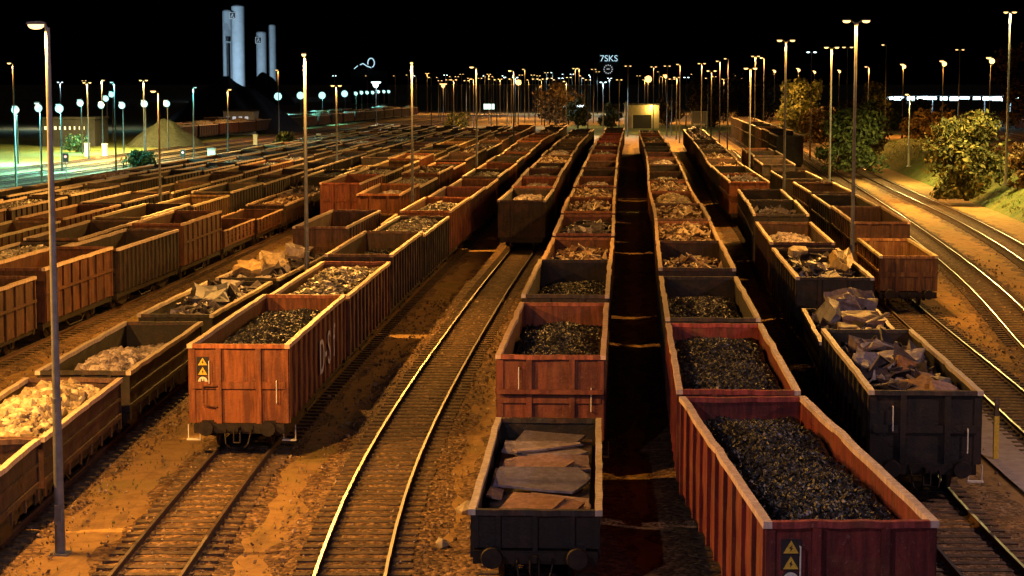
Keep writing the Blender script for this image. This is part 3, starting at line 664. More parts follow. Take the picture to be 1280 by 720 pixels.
def lump(name, label, cat, host, x, y, z, size, seed, col, tilt=(0,0,0), group=None):
    """an angular block of scrap, faceted"""
    import bmesh
    rr = random.Random(seed); bm = bmesh.new()
    pts = [Vector((rr.uniform(-1,1)*size[0]/2, rr.uniform(-1,1)*size[1]/2, rr.uniform(-1,1)*size[2]/2)) for _ in range(14)]
    for s in ((-1,-1,-1),(1,-1,-1),(1,1,-1),(-1,1,-1),(-1,-1,1),(1,-1,0.7),(1,1,1),(-1,1,0.8)):
        pts.append(Vector((s[0]*size[0]*0.46*rr.uniform(0.75,1.05), s[1]*size[1]*0.46*rr.uniform(0.75,1.05), s[2]*size[2]*0.46*rr.uniform(0.7,1.05))))
    for p in pts: bm.verts.new(p)
    r = bmesh.ops.convex_hull(bm, input=bm.verts)
    bmesh.ops.delete(bm, geom=[v for v in bm.verts if not v.link_faces], context='VERTS')
    bmesh.ops.recalc_face_normals(bm, faces=bm.faces)
    bmesh.ops.triangulate(bm, faces=bm.faces); bmesh.ops.subdivide_edges(bm, edges=bm.edges, cuts=2, use_grid_fill=True)
    m0 = min(size)
    for v in bm.verts:
        q = v.co*2.2+Vector((seed*1.7, seed, 0)); v.co += Vector((mnoise.noise(q), mnoise.noise(q+Vector((9,0,0))), mnoise.noise(q+Vector((0,7,3)))))*0.30*m0
    me = bpy.data.meshes.new(name); bm.to_mesh(me); bm.free(); me.materials.append(M['slab'])
    rz = host.rotation_euler.z; p = Matrix.Rotation(rz, 3, 'Z') @ Vector((x, y, z))
    o = link(name, me, None, host.location + p, col); o.rotation_euler = (tilt[0], tilt[1], rz+tilt[2])
    return tag(o, label, cat, group)
b1, b2, b3, b4 = rRB[0], rRB[1], rRB[2], rRB[3]
gS = 'big scrap pieces in the right-hand rows'
PL = (0.30,0.27,0.34); OC = (0.42,0.25,0.09)
for a in [
  ('folded ochre plate at the front end of the black scrap wagon', b1, 0.25,-4.4,2.62,(0.8,1.5,0.45),11,OC,(0.2,-0.3,0.3)),
  ('broad brown plate leaning beside the folded ochre plate', b1, 0.75,-5.0,2.55,(1.0,1.2,0.3),12,(0.34,0.22,0.17),(0.3,0.25,0.1)),
  ('long mauve slab lying across the black scrap wagon', b1, 0.15,0.6,2.72,(1.7,1.7,0.35),13,PL,(0.12,-0.1,-0.2)),
  ('crumpled bluish sheet at the left of the mauve slab', b1, -0.75,-0.6,2.62,(0.9,1.7,0.55),14,(0.24,0.23,0.34),(0.2,0.2,0.3)),
  ('rounded brown drum piece under the mauve slab', b1, 0.3,-0.7,2.55,(0.8,0.9,0.7),15,(0.28,0.14,0.07),(0.3,0,0.2)),
  ('dark round casting near the right wall of the black scrap wagon', b1, 0.95,-3.0,2.55,(0.5,0.7,0.6),16,(0.08,0.08,0.11),(0,0,0)),
  ('thin reddish plate standing near the dark round casting', b1, 0.55,-2.5,2.60,(0.9,1.5,0.3),17,(0.30,0.16,0.14),(0.35,0.3,0.6)),
  ('broken plate piece at the far end of the black scrap wagon', b1, 0.0,3.2,2.62,(1.6,1.4,0.5),18,(0.2,0.15,0.17),(0.2,0.1,0.4)),
  ('tall mauve block topping the short low scrap wagon', b2, -0.15,1.9,2.75,(1.0,1.3,1.05),21,(0.34,0.28,0.32),(0.2,-0.15,0.3)),
  ('tilted blue-grey plate on the left of the short low scrap wagon', b2, -0.75,-0.2,2.6,(0.35,2.0,1.0),22,(0.15,0.16,0.26),(0.35,0.5,0.2)),
  ('brown trough-shaped piece at the front of the short low scrap wagon', b2, 0.35,-0.4,2.5,(1.6,1.2,0.5),23,(0.22,0.14,0.14),(0.1,0.1,0.1)),
  ('brown curved plate across the front of the short low scrap wagon', b2, 0.2,-2.6,2.4,(1.9,1.0,0.4),25,(0.2,0.13,0.12),(0.15,0.1,0.15)),
  ('thin pale bar lying at the right edge of the short low scrap wagon', b2, 0.75,-1.5,2.7,(0.12,2.2,0.12),26,(0.4,0.3,0.2),(0.1,0.1,-0.5)),
  ('plum-grey chunk behind the tall mauve block', b2, 0.55,3.0,2.72,(1.2,1.2,0.8),24,(0.26,0.2,0.22),(0.1,0.2,0.1)),
  ('large ragged yellow chunk leaning on the right wall of its wagon', b3, 0.72,-1.2,3.12,(0.85,3.4,1.5),31,(0.55,0.38,0.13),(0.1,0.2,-0.1)),
  ('pale half-round plate standing at the rear of the third scrap wagon', b3, -0.35,5.2,3.0,(0.9,0.5,0.9),32,(0.45,0.36,0.24),(0.1,0.0,0.1)),
  ('fallen rusty beam in front of the ragged yellow chunk', b3, -0.2,-4.2,2.72,(1.8,0.5,0.35),33,(0.2,0.12,0.09),(0.1,0.1,0.3)),
]: lump('scrap_block', a[0], 'scrap', a[1], a[2], a[3], a[4], a[5], a[6], a[7], a[8], gS)
e3, e4 = rE[3], rE[4]
for a in [
  ('dark blue boulder in the black low wagon behind the rubble', e3, 0.1,-0.4,2.05,(1.5,2.6,1.3),41,(0.07,0.08,0.14),(0.1,0.1,0.2)),
  ('grey slab resting behind the dark blue boulder', e3, 0.35,2.2,2.2,(0.8,2.4,0.5),42,(0.26,0.25,0.29),(0.25,0.2,0.3)),
  ('ochre boulder heaped at the front of the boulder wagon', e4, -0.4,-4.0,2.45,(1.2,1.8,0.8),43,(0.40,0.28,0.14),(0.1,0.1,0.2)),
  ('pale boulder in the middle of the boulder wagon', e4, 0.2,-1.6,2.5,(1.3,2.0,0.9),44,(0.46,0.36,0.24),(0.2,0.1,0.4)),
  ('cracked boulder behind the pale boulder', e4, -0.2,0.8,2.45,(1.2,1.8,0.8),45,(0.34,0.25,0.17),(0.1,0.1,0.1)),
  ('mauve-grey boulder near the far end of the boulder wagon', e4, 0.3,3.2,2.5,(1.3,2.0,0.9),46,(0.32,0.26,0.28),(0.1,0.2,0.1)),
]: lump('boulder', a[0], 'boulder', a[1], a[2], a[3], a[4], a[5], a[6], a[7], a[8], 'boulders in the low wagons')

# ------------------------------------------------------------------ ground, verges, banks, paths
def grid(name, x0, x1, y0, y1, nx, ny, fz, mat):
    vs = []; 
    for j in range(ny+1):
        for i in range(nx+1):
            x = x0+(x1-x0)*i/nx; y = y0+(y1-y0)*j/ny; vs.append((x, y, fz(x, y)))
    b = MB(); b.add(vs, [(j*(nx+1)+i, j*(nx+1)+i+1, (j+1)*(nx+1)+i+1, (j+1)*(nx+1)+i) for j in range(ny) for i in range(nx)], 0, True)
    return b.build(name, mat)
tag(grid('ground', -2500, 2500, -60, 4500, 2, 2, lambda x, y: 0.0, M['ground']), 'bare orange-brown dirt ground of the freight yard', 'ground', None, 'structure')
def strip(name, path, d0, d1, y0, y1, prof, mat, ny=60, label=None):
    """a strip along PATH between offsets d0 and d1, height prof(t, y)"""
    vs = []; nx = 14
    for j in range(ny+1):
        y = y0+(y1-y0)*j/ny
        for i in range(nx+1):
            t = i/nx; vs.append((path.x(y)+d0+(d1-d0)*t, y, prof(t, y)))
    b = MB(); b.add(vs, [(j*(nx+1)+i, j*(nx+1)+i+1, (j+1)*(nx+1)+i+1, (j+1)*(nx+1)+i) for j in range(ny) for i in range(nx)], 0, True)
    o = b.build(name, mat); return tag(o, label, None, None, 'structure')
def bankR(t, y):
    k = min(1, max(0, (y-105)/25))*min(1, max(0, (330-y)/60)); e = math.sin(min(1, t*2.1)*PI/2) if t < 0.48 else math.cos((t-0.48)/0.52*PI/2)**0.7
    return -0.05 + k*(2.7*e + 0.35*mnoise.noise(Vector((t*9, y*0.12, 3)))*min(1, t*6)*min(1, (1-t)*6))
strip('hillside', TP, 4.3, 17.5, 105, 340, bankR, M['grass'], 90, 'grassy bank rising beside the bare curved tracks')
def bankL(t, y):
    e = math.sin(t*PI); return 0.02 + 1.3*e + 0.2*mnoise.noise(Vector((t*7, y*0.15, 9)))*e
strip('grass_bank', TZ, -11.5, -2.6, 95, 330, bankL, M['verge'], 90, 'green grass bank left of the outermost wagons')
strip('field', TEAL[3], -75, -3.2, 215, 420, lambda t, y: 0.02, M['grass'], 30, 'dry golden field beyond the teal-lit tracks')
strip('field', T2, -10, 60, 385, 470, lambda t, y: 0.022, M['grass'], 30, 'dry grass field at the far end of the wagon rows')
strip('path', Path([(13.9,40),(14.0,52),(14.35,62),(15.2,74)]), -0.75, 0.75, 38, 63.5, lambda t, y: 0.09, M['concrete'], 20, 'narrow concrete path beside the black scrap wagon')

# ------------------------------------------------------------------ tracks
RAILZ = 0.25
def rail_mesh(path, d, y0, y1, top):
    b = MB(); st = 1.5 if y1 < 140 else 3.0; n = max(2, int((y1-y0)/st))
    prof = [(-0.075,0.09),(-0.075,0.105),(-0.012,0.13),(-0.012,0.20),(-0.036,0.215),(-0.036,RAILZ),(0.036,RAILZ),(0.036,0.215),(0.012,0.20),(0.012,0.13),(0.075,0.105),(0.075,0.09)]
    vs = []; m = len(prof)
    for j in range(n+1):
        y = y0+(y1-y0)*j/n; a = path.ang(y); c, s = math.cos(a), math.sin(a)
        for px, pz in prof: vs.append((path.x(y)+(d+px)*c, y-(d+px)*s, pz))
    for j in range(n):
        for i in range(m-1):
            a = j*m+i; b.f.append((a, a+m, a+m+1, a+1)); b.m.append(1 if i in (5,) else 0); b.sm.append(False)
    b.v = vs
    return b.mesh('rail', [M['railside'], top])
SLP = None
def sleeper_mesh():
    b = MB(); b.box(-1.27, 1.27, -0.125, 0.125, 0.0, 0.105)
    for sx in (-0.75, 0.75): b.box(sx-0.15, sx+0.15, -0.09, 0.09, 0.105, 0.125)
    return b.mesh('sleeper', M['sleeper'])
SLP = sleeper_mesh()
def track(path, label, y0, y1, s0=None, s1=None, bright=False, ballast=1.75, dark=False):
    root = thing('railway_track', label, 'track', (0,0,0), 0, 'tracks of the yard')
    for d in (-0.753, 0.753): link('rail', rail_mesh(path, d, y0, y1, M['railtop'] if bright else M['railtop_worn']), root)
    vs = []; n = int((y1-y0)/1.0); b = MB(); rr = random.Random(int(y0*10+y1))
    for j in range(n+1):
        y = y0+(y1-y0)*j/n; x = path.x(y)
        for dx, z in ((-ballast-0.6+rr.uniform(-.4,.4), -0.02), (-ballast+0.2, 0.06), (0, 0.094), (ballast-0.2, 0.06), (ballast+0.6+rr.uniform(-.4,.4), -0.02)): vs.append((x+dx, y, z))
    b.add(vs, [(j*5+i, j*5+i+1, j*5+i+6, j*5+i+5) for j in range(n) for i in range(4)])
    b.build('ballast_bed', M['ballast'], root)
    # the hundred nearest sleepers one by one, the rest as one part
    P = 0.64; k = 0; y = s0 if s0 else y0; run = MB()
    while y < y1:
        a = path.ang(y); x = path.x(y)
        if s0 and k < 100 and y < s1:
            o = link('sleeper', SLP, root, (x+R.uniform(-.03,.03), y, 0), None, -a+R.uniform(-.012,.012)); k += 1
        elif not s0 or y >= s0:
            c, s = math.cos(a), math.sin(a); q = []
            for px, py in ((-1.27,-.12),(1.27,-.12),(1.27,.12),(-1.27,.12)): q.append((x+px*c+py*s, y-px*s+py*c))
            run.add([(p[0],p[1],0.03) for p in q]+[(p[0],p[1],0.105) for p in q], [(4,5,6,7),(0,1,5,4),(1,2,6,5),(2,3,7,6),(3,0,4,7)])
        y += P
    if run.v:
        o = run.build('sleeper_run', M['sleeper'], root); o['kind'] = 'stuff'
    return root
track(TF, 'track under the orange-fronted row, its near end bare and rusty', 30, 330, 35, 57, False, 1.15)
track(T2, 'empty curved track with two shining rails in the middle', 30, 330, 35, 112, True, 1.5)
track(TR0, 'track under the wagons left of the black gap', 30, 330)
track(TR1, 'track under the wagons right of the black gap', 20, 310)
track(TRB, 'track under the row with big scrap plates, one shining rail showing', 30, 310, 36, 48, True)
track(TRA, 'bare track running out from under the empty ochre wagon', 42, 300, 46, 90, True, 1.25)
track(TRT, 'track under the tall dark row below the bushes', 200, 400)
track(TQ, 'bare curved track beside the dirt strip at the bushes', 44, 380, 78, 150, True, 1.25)
track(TP, 'outer curved track at the foot of the grassy bank', 62, 380, 110, 180, True, 1.25)
track(TE, 'track under the low row beside the near mast', 30, 350, None, None, False, 1.2)
track(TM, 'track under the row starting behind the dirt strip', 134, 350)
track(TD, 'track under the ribbed row along the dirt strip', 50, 350)
track(TC, 'track under the first row behind the ribbed row', 60, 350)
track(TB, 'track under the second row behind the ribbed row', 76, 350)
track(TA, 'track under the third row behind the ribbed row', 85, 350)
track(TZ, 'track under the outermost row below the grass bank', 92, 350)
for p, o in zip(TEAL, ('first', 'second', 'third', 'fourth')):
    track(p, f'{o} empty track out from the grass bank in teal light', 130, 600, None, None, True)
FARR = [Path([(44+d,120),(58+d,190),(72+d,280),(90+d,420),(104+d,560)]) for d in (0, 5, 11)]
for p, o in zip(FARR, ('first', 'second', 'third')):
    track(p, f'{o} track beyond the grassy bank on the bush side', 120, 560, None, None, True)

# loose stones in the near aisles
b = MB(); rr = random.Random(99)
lanes = [(TF, 0.0, 1.35, 36, 57, 1700), (T2, 0.0, 2.6, 36, 95, 5200), (TE, 1.75, 0.5, 36, 75, 700), (TRA, 0.0, 2.8, 46, 92, 1500), (TQ, 0.0, 2.4, 70, 120, 900), (TRB, 0.0, 2.5, 36, 50, 700), (TD, 3.3, 2.0, 60, 110, 900)]
for p, d, wd, ya, yb, n in lanes:
    for _ in range(n):
        y = rr.uniform(ya, yb); x = p.x(y)+d+rr.gauss(0, wd*0.55); s = 0.03*rr.choice((0.7,1,1,1.4,1.9))*(1+(y-36)/90)
        pv, pf = oct_shape(rr, s); b.add([(q.x+x, q.y+y, q.z+0.07) for q in pv], pf)
tag(b.build('gravel', M['stones']), 'loose stones scattered along the empty tracks', 'gravel', None, 'stuff')
for lab, px, py, sz in (('pale stone lying beside the empty curved track', -1.05, 47.9, 0.14), ('lone grey stone in the dirt in front of the very low wagon', -1.6, 44.2, 0.09)):
    st = MB(); pv, pf = rock_shape(random.Random(int(py*10)), sz*2); st.add([(q.x, q.y, q.z+0.1) for q in pv], pf)
    tag(st.build('stone', M['rock'], None, (px, py, 0)), lab, 'stone')
# grass tufts in the dirt and on the banks
def tufts(name, label, spots, n, h, mat, seed):
    rr = random.Random(seed); b = MB()
    for _ in range(n):
        x, y, z = spots(rr); a = rr.uniform(0, 6.28); hh = h*rr.uniform(0.4, 1.3); w = hh*0.10
        for q in range(5):
            a2 = a+q*1.3; dx, dy = math.cos(a2), math.sin(a2); l = hh*rr.uniform(0.2, 0.7)
            b.add([(x-dy*w, y+dx*w, z), (x+dy*w, y-dx*w, z), (x+dx*l, y+dy*l, z+hh)], [(0,1,2)])
    return tag(b.build(name, mat), label, 'grass', None, 'stuff')
def sp1(rr):
    if rr.random() < 0.5: y = rr.uniform(36, 75); return (TE.x(y)+2.6+rr.gauss(0, 0.45), y, 0.0)
    y = rr.uniform(38, 100); return (T2.x(y)-2.3+rr.gauss(0, 0.4), y, 0.0)
tufts('grass', 'sparse weeds in the dirt between the near tracks', sp1, 260, 0.10, M['grass'], 5)
def sp2(rr):
    y = rr.uniform(112, 330); t = rr.uniform(0.03, 0.97); return (TP.x(y)+4.3+13.2*t, y, bankR(t, y)-0.03)
tufts('grass', 'rough dry grass covering the bank on the bush side', sp2, 9000, 0.22, M['grass'], 6)
def sp3(rr):
    y = rr.uniform(98, 325); t = rr.uniform(0.05, 0.95); return (TZ.x(y)-11.5+8.9*t, y, bankL(t, y)-0.03)
tufts('grass', 'short grass on the bank left of the outermost wagons', sp3, 6000, 0.4, M['verge'], 7)

# ------------------------------------------------------------------ lamp masts
def lathe(mb, prof, c, n=12, sx=1.0, sy=1.0, m=0):
    vs = []; k = len(prof)
    for i in range(n):
        a = 2*PI*i/n
        for r, z in prof: vs.append((c[0]+r*sx*math.cos(a), c[1]+r*sy*math.sin(a), c[2]+z))
    mb.add(vs, [(i*k+j, ((i+1) % n)*k+j, ((i+1) % n)*k+j+1, i*k+j+1) for i in range(n) for j in range(k-1)], m, True)
def pole_mesh(H):
    b = MB(); b.cyl((0,0,0.03), (0,0,H*0.30), 0.118, 0.100, 14); b.cyl((0,0,H*0.30), (0,0,H), 0.092, 0.055, 14); b.cyl((0,0,H*0.30-0.04), (0,0,H*0.30+0.04), 0.125, 0.125, 14)
    b.box(-0.22,0.22,-0.22,0.22,-0.02,0.035); b.box(-0.07,0.07,-0.15,-0.11,0.7,1.15); return b.mesh('pole', M['galv'])
def arm_mesh(d, L):
    b = MB(); b.tube([(0,0,-0.25),(d*L*0.35,0,-0.02),(d*L,0,0.06)], 0.035, 8); return b.mesh('arm', M['galv'])
def head_mesh():
    b = MB(); b.prism([(-0.42,0.02),(-0.38,0.13),(0.25,0.17),(0.42,0.10),(0.42,0.02)], 'y', -0.16, 0.16); return b.mesh('lamp_head', M['lamp_shell'])
def lens_mesh(mat):
    b = MB(); lathe(b, [(0.0,-0.20),(0.16,-0.185),(0.30,-0.13),(0.36,-0.04),(0.36,0.018)], (0,0,0), 14, 1.0, 0.5); return b.mesh('lamp_glass', mat)
HEAD = head_mesh(); LENS = {k: lens_mesh(M[k]) for k in ('sod','sodfar','teal','cold')}; LENS['warm'] = LENS['sod']; LENS['pale'] = LENS['pink'] = LENS['violet'] = LENS['cold']; POLES = {}; ARMS = {}
LCOL = {'sod': (1.0,0.44,0.075), 'sodfar': (1.0,0.48,0.10), 'teal': (0.22,1.0,0.85), 'cold': (0.6,0.9,1.0), 'warm': (1.0,0.70,0.19), 'pale': (1.0,0.80,0.86), 'pink': (1.0,0.62,0.55), 'violet': (0.62,0.55,1.0)}
SUF = [0]
def lamp_light(loc, kind, power, radius=0.16, wide=False):
    ld = bpy.data.lights.new('lamp_light', 'POINT' if wide else 'SPOT')
    if not wide: ld.spot_size = math.radians(174); ld.spot_blend = 0.36
    ld.energy = power; ld.color = LCOL[kind]; ld.shadow_soft_size = radius
    o = bpy.data.objects.new('lamp_light', ld); COL.objects.link(o); o.location = loc; return o
POLED = {}
def mast(x, y, H, heads, label, kind='sod', power=0, group='lamp masts of the yard', z0=0.0, arm=0.75, big=1.0, rz=0.0, wide=False, globe=0.0):
    hs = 0.50*big; arm = min(arm, 0.25)
    """heads: tuple of directions of the arms (-1 left, +1 right)"""
    k = round(H*4)/4
    if k not in POLES: POLES[k] = pole_mesh(k)
    root = thing('lamp_mast', label, 'lamp mast', (x, y, z0), rz, group)
    if y > 215:
        if k not in POLED: POLED[k] = POLES[k].copy(); POLED[k].materials[0] = M['pole_dark']
    p = link('pole', POLED[k] if y > 215 else POLES[k], root); p.scale.z = H/k
    if globe:
        g = MB(); lathe(g, [(0.02,-globe),(globe*0.6,-globe*0.8),(globe*0.95,-globe*0.3),(globe*0.95,globe*0.3),(globe*0.6,globe*0.8),(0.02,globe)], (0,0,0), 16)
        g.cyl((0,0,-globe), (0,0,globe), 0.03, n=6); g.build('floodlight_globe', M[kind], root, (0,-0.3-globe,H-0.4))
        b = MB(); b.tube([(0,-0.02,H-0.5),(0,-0.32,H-0.42)], 0.04, 6); b.build('bracket', M['galv'], root)
    for d in heads:
        if (d, arm) not in ARMS: ARMS[(d, arm)] = arm_mesh(d, arm)
        link('arm', ARMS[(d, arm)], root, (0,0,H))
        hd = link('lamp_head', HEAD, root, (d*(arm+0.2), 0, H+0.06)); hd.scale = (-d*hs, hs, hs)
        link('lamp_glass', LENS[kind], hd, (0,0,0))
        if power:
            lo = lamp_light((0,0,0), kind, power/len(heads), 0.16, wide); lo.parent = root; lo.location = (d*(arm+0.2), 0, H-0.12-0.14*hs)
    return root
# line between the low row and the orange-fronted row
PW = 13000
mast(-10.25, 43.6, 11.85, (-1,), 'nearest lamp mast, full height in view on the dirt beside the low wagons', 'sod', PW*0.75, arm=0.05)
mast(-8.62, 82.0, 11.7, (-1,), 'lamp mast rising behind the orange end wall wagon by the boulders', 'sod', PW, arm=0.1, rz=PI/2)
mast(-6.25, 123.0, 11.7, (-1,), 'lamp mast standing by the orange wagon of the low row', 'sod', PW*0.9, arm=0.1, rz=PI/2)
mast(-3.2, 178.0, 11.8, (-1,), 'fourth lamp mast along the orange-fronted row', 'sod', PW*0.8, arm=0.3)
mast(0.2, 228.0, 11.7, (-1,), 'fifth lamp mast along the orange-fronted row', 'sod', PW*0.8, arm=0.3)
# right side, T-shaped
mast(15.85, 91.0, 13.35, (-1,1), 'tall T-shaped mast beside the empty ochre wagon', 'sod', PW*0.85, arm=0.3)
mast(19.15, 138.0, 13.4, (-1,1), 'T-shaped mast between the scrap row and the empty row', 'sod', PW*0.7, arm=0.4)
mast(27.2, 168.0, 13.4, (-1,1), 'T-shaped mast on the dirt strip by the empty row', 'sod', PW*1.6, arm=0.3)
mast(20.8, 172.0, 11.65, (-1,1), 'shorter mast behind the orange banded wagon', 'sod', PW*0.5, arm=0.2)
mast(25.4, 251.0, 11.8, (-1,1), 'mast near the far end of the scrap plate row', 'sod', PW*0.7, arm=0.3)
mast(40.3, 160.0, 13.9, (-1,1), 'tall mast on the grassy bank beside the big bush', 'warm', PW*2.6, z0=2.2, arm=0.15)
mast(40.2, 199.0, 7.2, (-1,), 'short pale mast on the grassy bank between the bushes', 'warm', PW*1.3, z0=2.0, arm=0.1)
# left side
mast(-23.7, 132.0, 9.9, (-1,), 'slim mast between the first and second rows behind', 'sod', PW*0.8, arm=0.15)
mast(-16.95, 190.0, 10.1, (-1,1), 'slim mast by the ochre wagons behind the ribbed row', 'sod', PW*0.6, arm=0.15)
mast(-46.3, 183.0, 12.2, (-1,), 'tall orange-topped mast on the grass bank', 'sod', PW*0.4, arm=0.15)
mast(-44.0, 183.5, 8.5, (-1,), 'teal floodlight mast on the grass bank beside the orange-topped one', 'teal', PW*2.2, arm=0.1, big=1.3, globe=0.36)
mast(-44.0, 218.0, 10.4, (-1,), 'dark slim mast at the shrub on the grass bank', 'teal', PW*1.6, arm=0.1)
mast(-34.4, 238.0, 9.5, (1,), 'slim pole at the outermost wagon row', 'sod', PW*0.9, arm=0.1)
mast(-40.5, 250.0, 9.7, (1,), 'pale pole by the red signal', 'teal', PW*1.3, arm=0.1)
mast(-56.5, 262.0, 10.3, (-1,1), 'double mast on the golden field', 'warm', PW*3, arm=0.2)
mast(-49.0, 262.0, 10.6, (-1,1), 'mast on the golden field near the gravel mound', 'warm', PW*3, arm=0.2)
mast(-62.5, 300.0, 10.6, (1,), 'added mast lighting the golden field at the ochre bush', 'warm', PW*4, arm=0.1)  # added mast, puts more warm light on the field
mast(-41.5, 350.0, 12.4, (-1,), 'mast beside the dark stockpile', 'sod', PW*0.8, arm=0.1)
# unseen masts: the first follows the shadows, the others added for fill and tint
for i, (x, y, hd, pw, kd) in enumerate([(-20.3, 43.5, (1,), 1.7, 'sod'), (-33.5, 92, (1,), 0.45, 'sod'), (-41.5, 128, (1,), 0.4, 'sod'), (-6.5, 23.5, (1,), 0.2, 'pale'), (9.0, -4, (1,), 0.3, 'violet'), (33.5, 80, (-1,), 0.3, 'sod'), (44, 122, (-1,), 1.5, 'sod'), (22.5, 42, (-1,), 0.4, 'pink')]):
    mast(x, y, 12.0, hd, f'{ORD[i]} of the unseen masts lighting the yard from outside the picture', kd, PW*pw, 'masts outside the picture', arm=0.3, wide=kd in ('pink','violet','pale'))
# teal floodlights over the empty tracks
teal = [(20,133,250),(75,131,230),(101,125,285),(127,128,300),(133,120,330),(140,115,340),(153,128,290),(181,126,280),(209,126,300)]
for i, (u, v, y) in enumerate(teal):
    H = CAM_H-(v-HZ)*y/F_PX
    mast((u-640)/F_PX*y*0.9944, y, H, (-1,), f'{ORD[i]} teal floodlight mast along the empty tracks', 'teal', PW*(3.5,3.0,1.2)[i] if i < 3 else 0, 'teal floodlight masts', arm=0.1, big=1.6, globe=0.5)
teal2 = [(348,118,430),(376,117,450),(403,117,470),(431,115,500),(445,115,540),(452,114,560),(459,114,580),(466,114,600),(473,113,620),(480,113,640),(486,113,660)]
for i, (u, v, y) in enumerate(teal2):
    H = CAM_H-(v-HZ)*y/F_PX
    mast((u-640)/F_PX*y*0.9944, y, H, (-1,), f'{ORD[i]} teal street lamp on the road past the silos', 'teal', PW*1.2 if i in (0,2,4) else 0, 'teal street lamps', arm=0.1, big=1.6, globe=0.85 if i < 4 else 0.5)
# the far lamp line
far = [(418,95),(459,95),(494,95),(510,94),(520,95),(534,92),(539,97),(550,101),(557,94),(560,100),(567,100),(571,96),(577,93),(583,101),(587,98),(606,95),(611,93),(614,99),(621,100),(625,99),(630,95),(639,99),(470,103),(554,105),
 (644,97),(656,87),(666,94),(677,100),(683,91),(691,91),(687,98),(695,100),(705,93),(711,97),(719,86),(724,86),(731,98),(742,87),(747,90),(754,103),(785,83),(817,84),(824,90),(832,94),(834,83),(846,97),(850,81),(877,80),(900,77),(910,74),(944,71),
 (955,73),(1014,66),(1059,60),(1107,57),(1199,63),(1086,84),(75,103),(105,101),(810,97)]
far += [(548,97),(564,96),(592,99),(600,98),(617,96),(634,97),(648,101),(651,94),(661,100),(669,99),(673,95),(681,99),(701,98),(708,102),(715,93),(727,95),(735,100),(738,94),(762,98),(774,100),(798,95),(806,100),(828,96),(840,99),(858,97),(866,93),(885,98),(893,96),(905,99),(921,95),(930,98)]
far = sorted(set(far))
nl = 0
for i, (u, v) in enumerate(far):
    rr = random.Random(u)
    if v < 97: y = min(620, max(300, 2.6*F_PX/(HZ-v))); 
    else: y = rr.uniform(330, 560)
    if u > 1000: y = min(y, 230+rr.uniform(0, 60))
    H = CAM_H+(HZ-v)*y/F_PX; x = (u-640)/F_PX*y*0.9944
    lit = (i % 4 == 0) or u in (470, 754, 810, 817, 850, 900, 656, 592)
    far_pw = PW*(1.6 if u in (810, 832, 877, 900, 944, 955) else 0.8)
    mast(x, y, H, (-1,1) if rr.random() < 0.6 else (-1,), 'small distant lamp mast, one of many along the horizon', ('cold' if rr.random() < 0.16 else 'sodfar'), far_pw if lit or u in (832, 877, 944) else 0, 'distant lamp masts on the horizon', arm=0.25, big=1.15 if u not in (470,810,832,554) else 2.2, globe={810: 0.9, 832: 0.6, 470: 0.5, 554: 0.45, 648: 0.7}.get(u, 0))
stars = [(968,88),(998,86),(1018,89),(1049,88),(1129,81),(1179,77),(1238,73)]
for i, (u, v) in enumerate(stars):
    y = 2.3*F_PX/(HZ-v)*1.25; H = CAM_H+(HZ-v)*y/F_PX
    mast((u-640)/F_PX*y*0.9944, y, H, (-1,), f'{ORD[i]} bright mast of the line beyond the grassy bank', 'sod', PW*1.3 if i > 2 else PW*0.6, 'bright masts beyond the bank', arm=0.1, big=1.8, globe=0.36)

# ------------------------------------------------------------------ trees and shrubs
def tree(name, label, x, y, z0, H, Wd, mat, seed, nleaf=2500, leaf=0.3, trunk=0.25, group='trees and shrubs round the yard', low=0.08):
    rr = random.Random(seed); root = thing(name, label, 'tree' if 'tree' in name else 'shrub', (x, y, z0), 0, group)
    b = MB(); tips = []
    b.cyl((0,0,-0.2), (0,0,H*0.4), Wd*0.03+0.05, Wd*0.02+0.03, 7)
    nb = 9
    for i in range(nb):
        a = 2*PI*i/nb+rr.uniform(-.3,.3); z = H*rr.uniform(low, 0.4); r = Wd*0.5*rr.uniform(0.45, 0.85); zt = H*rr.uniform(0.35, 0.92)
        p = (math.cos(a)*r*0.4, math.sin(a)*r*0.4, (z+zt)/2); e = (math.cos(a)*r, math.sin(a)*r, zt)
        b.cyl((0,0,z), p, Wd*0.014+0.02, Wd*0.010+0.015, 5); b.cyl(p, e, Wd*0.010+0.015, 0.012, 5); tips.append(Vector(e)); tips.append(Vector(p))
    b.build('trunk', M['bark'], root)
    c = MB(); cl = []
    for t in tips: cl.append((t, Wd*rr.uniform(0.13, 0.24)))
    sh = name == 'shrub'
    for _ in range(30 if sh else 14):
        a = rr.uniform(0, 6.28); q = rr.uniform(0, 1)**0.6; zz = rr.uniform(0.02 if sh else low+0.05, 0.93); ww = (1-zz**2.2)**0.5+0.1 if sh else math.sin(PI*min(1, max(0.12, zz*0.86+0.12)))
        cl.append((Vector((math.cos(a)*Wd*0.46*q*ww, math.sin(a)*Wd*0.46*q*ww, H*zz)), Wd*rr.uniform(0.10, 0.2)))
    for _ in range(nleaf):
        p, r = rr.choice(cl); d = Vector((rr.gauss(0,1), rr.gauss(0,1), rr.gauss(0,0.8))).normalized()*r*rr.uniform(0.45, 1.15)**0.8
        o = p+d
        if o.z < 0.05: continue
        s = leaf*rr.uniform(0.5, 1.3); n = (d.normalized()+Vector((rr.gauss(0,.6), rr.gauss(0,.6), rr.gauss(0,.6)))).normalized(); u = n.orthogonal().normalized()
        u = Matrix.Rotation(rr.uniform(0, 6.28), 3, n) @ u; w = n.cross(u)
        c.add([o-u*s, o-w*s*0.45+n*s*0.1, o+u*s, o+w*s*0.45+n*s*0.1], [(0,1,2,3)])
    c.build('crown', M[mat], root); return root
T = tree
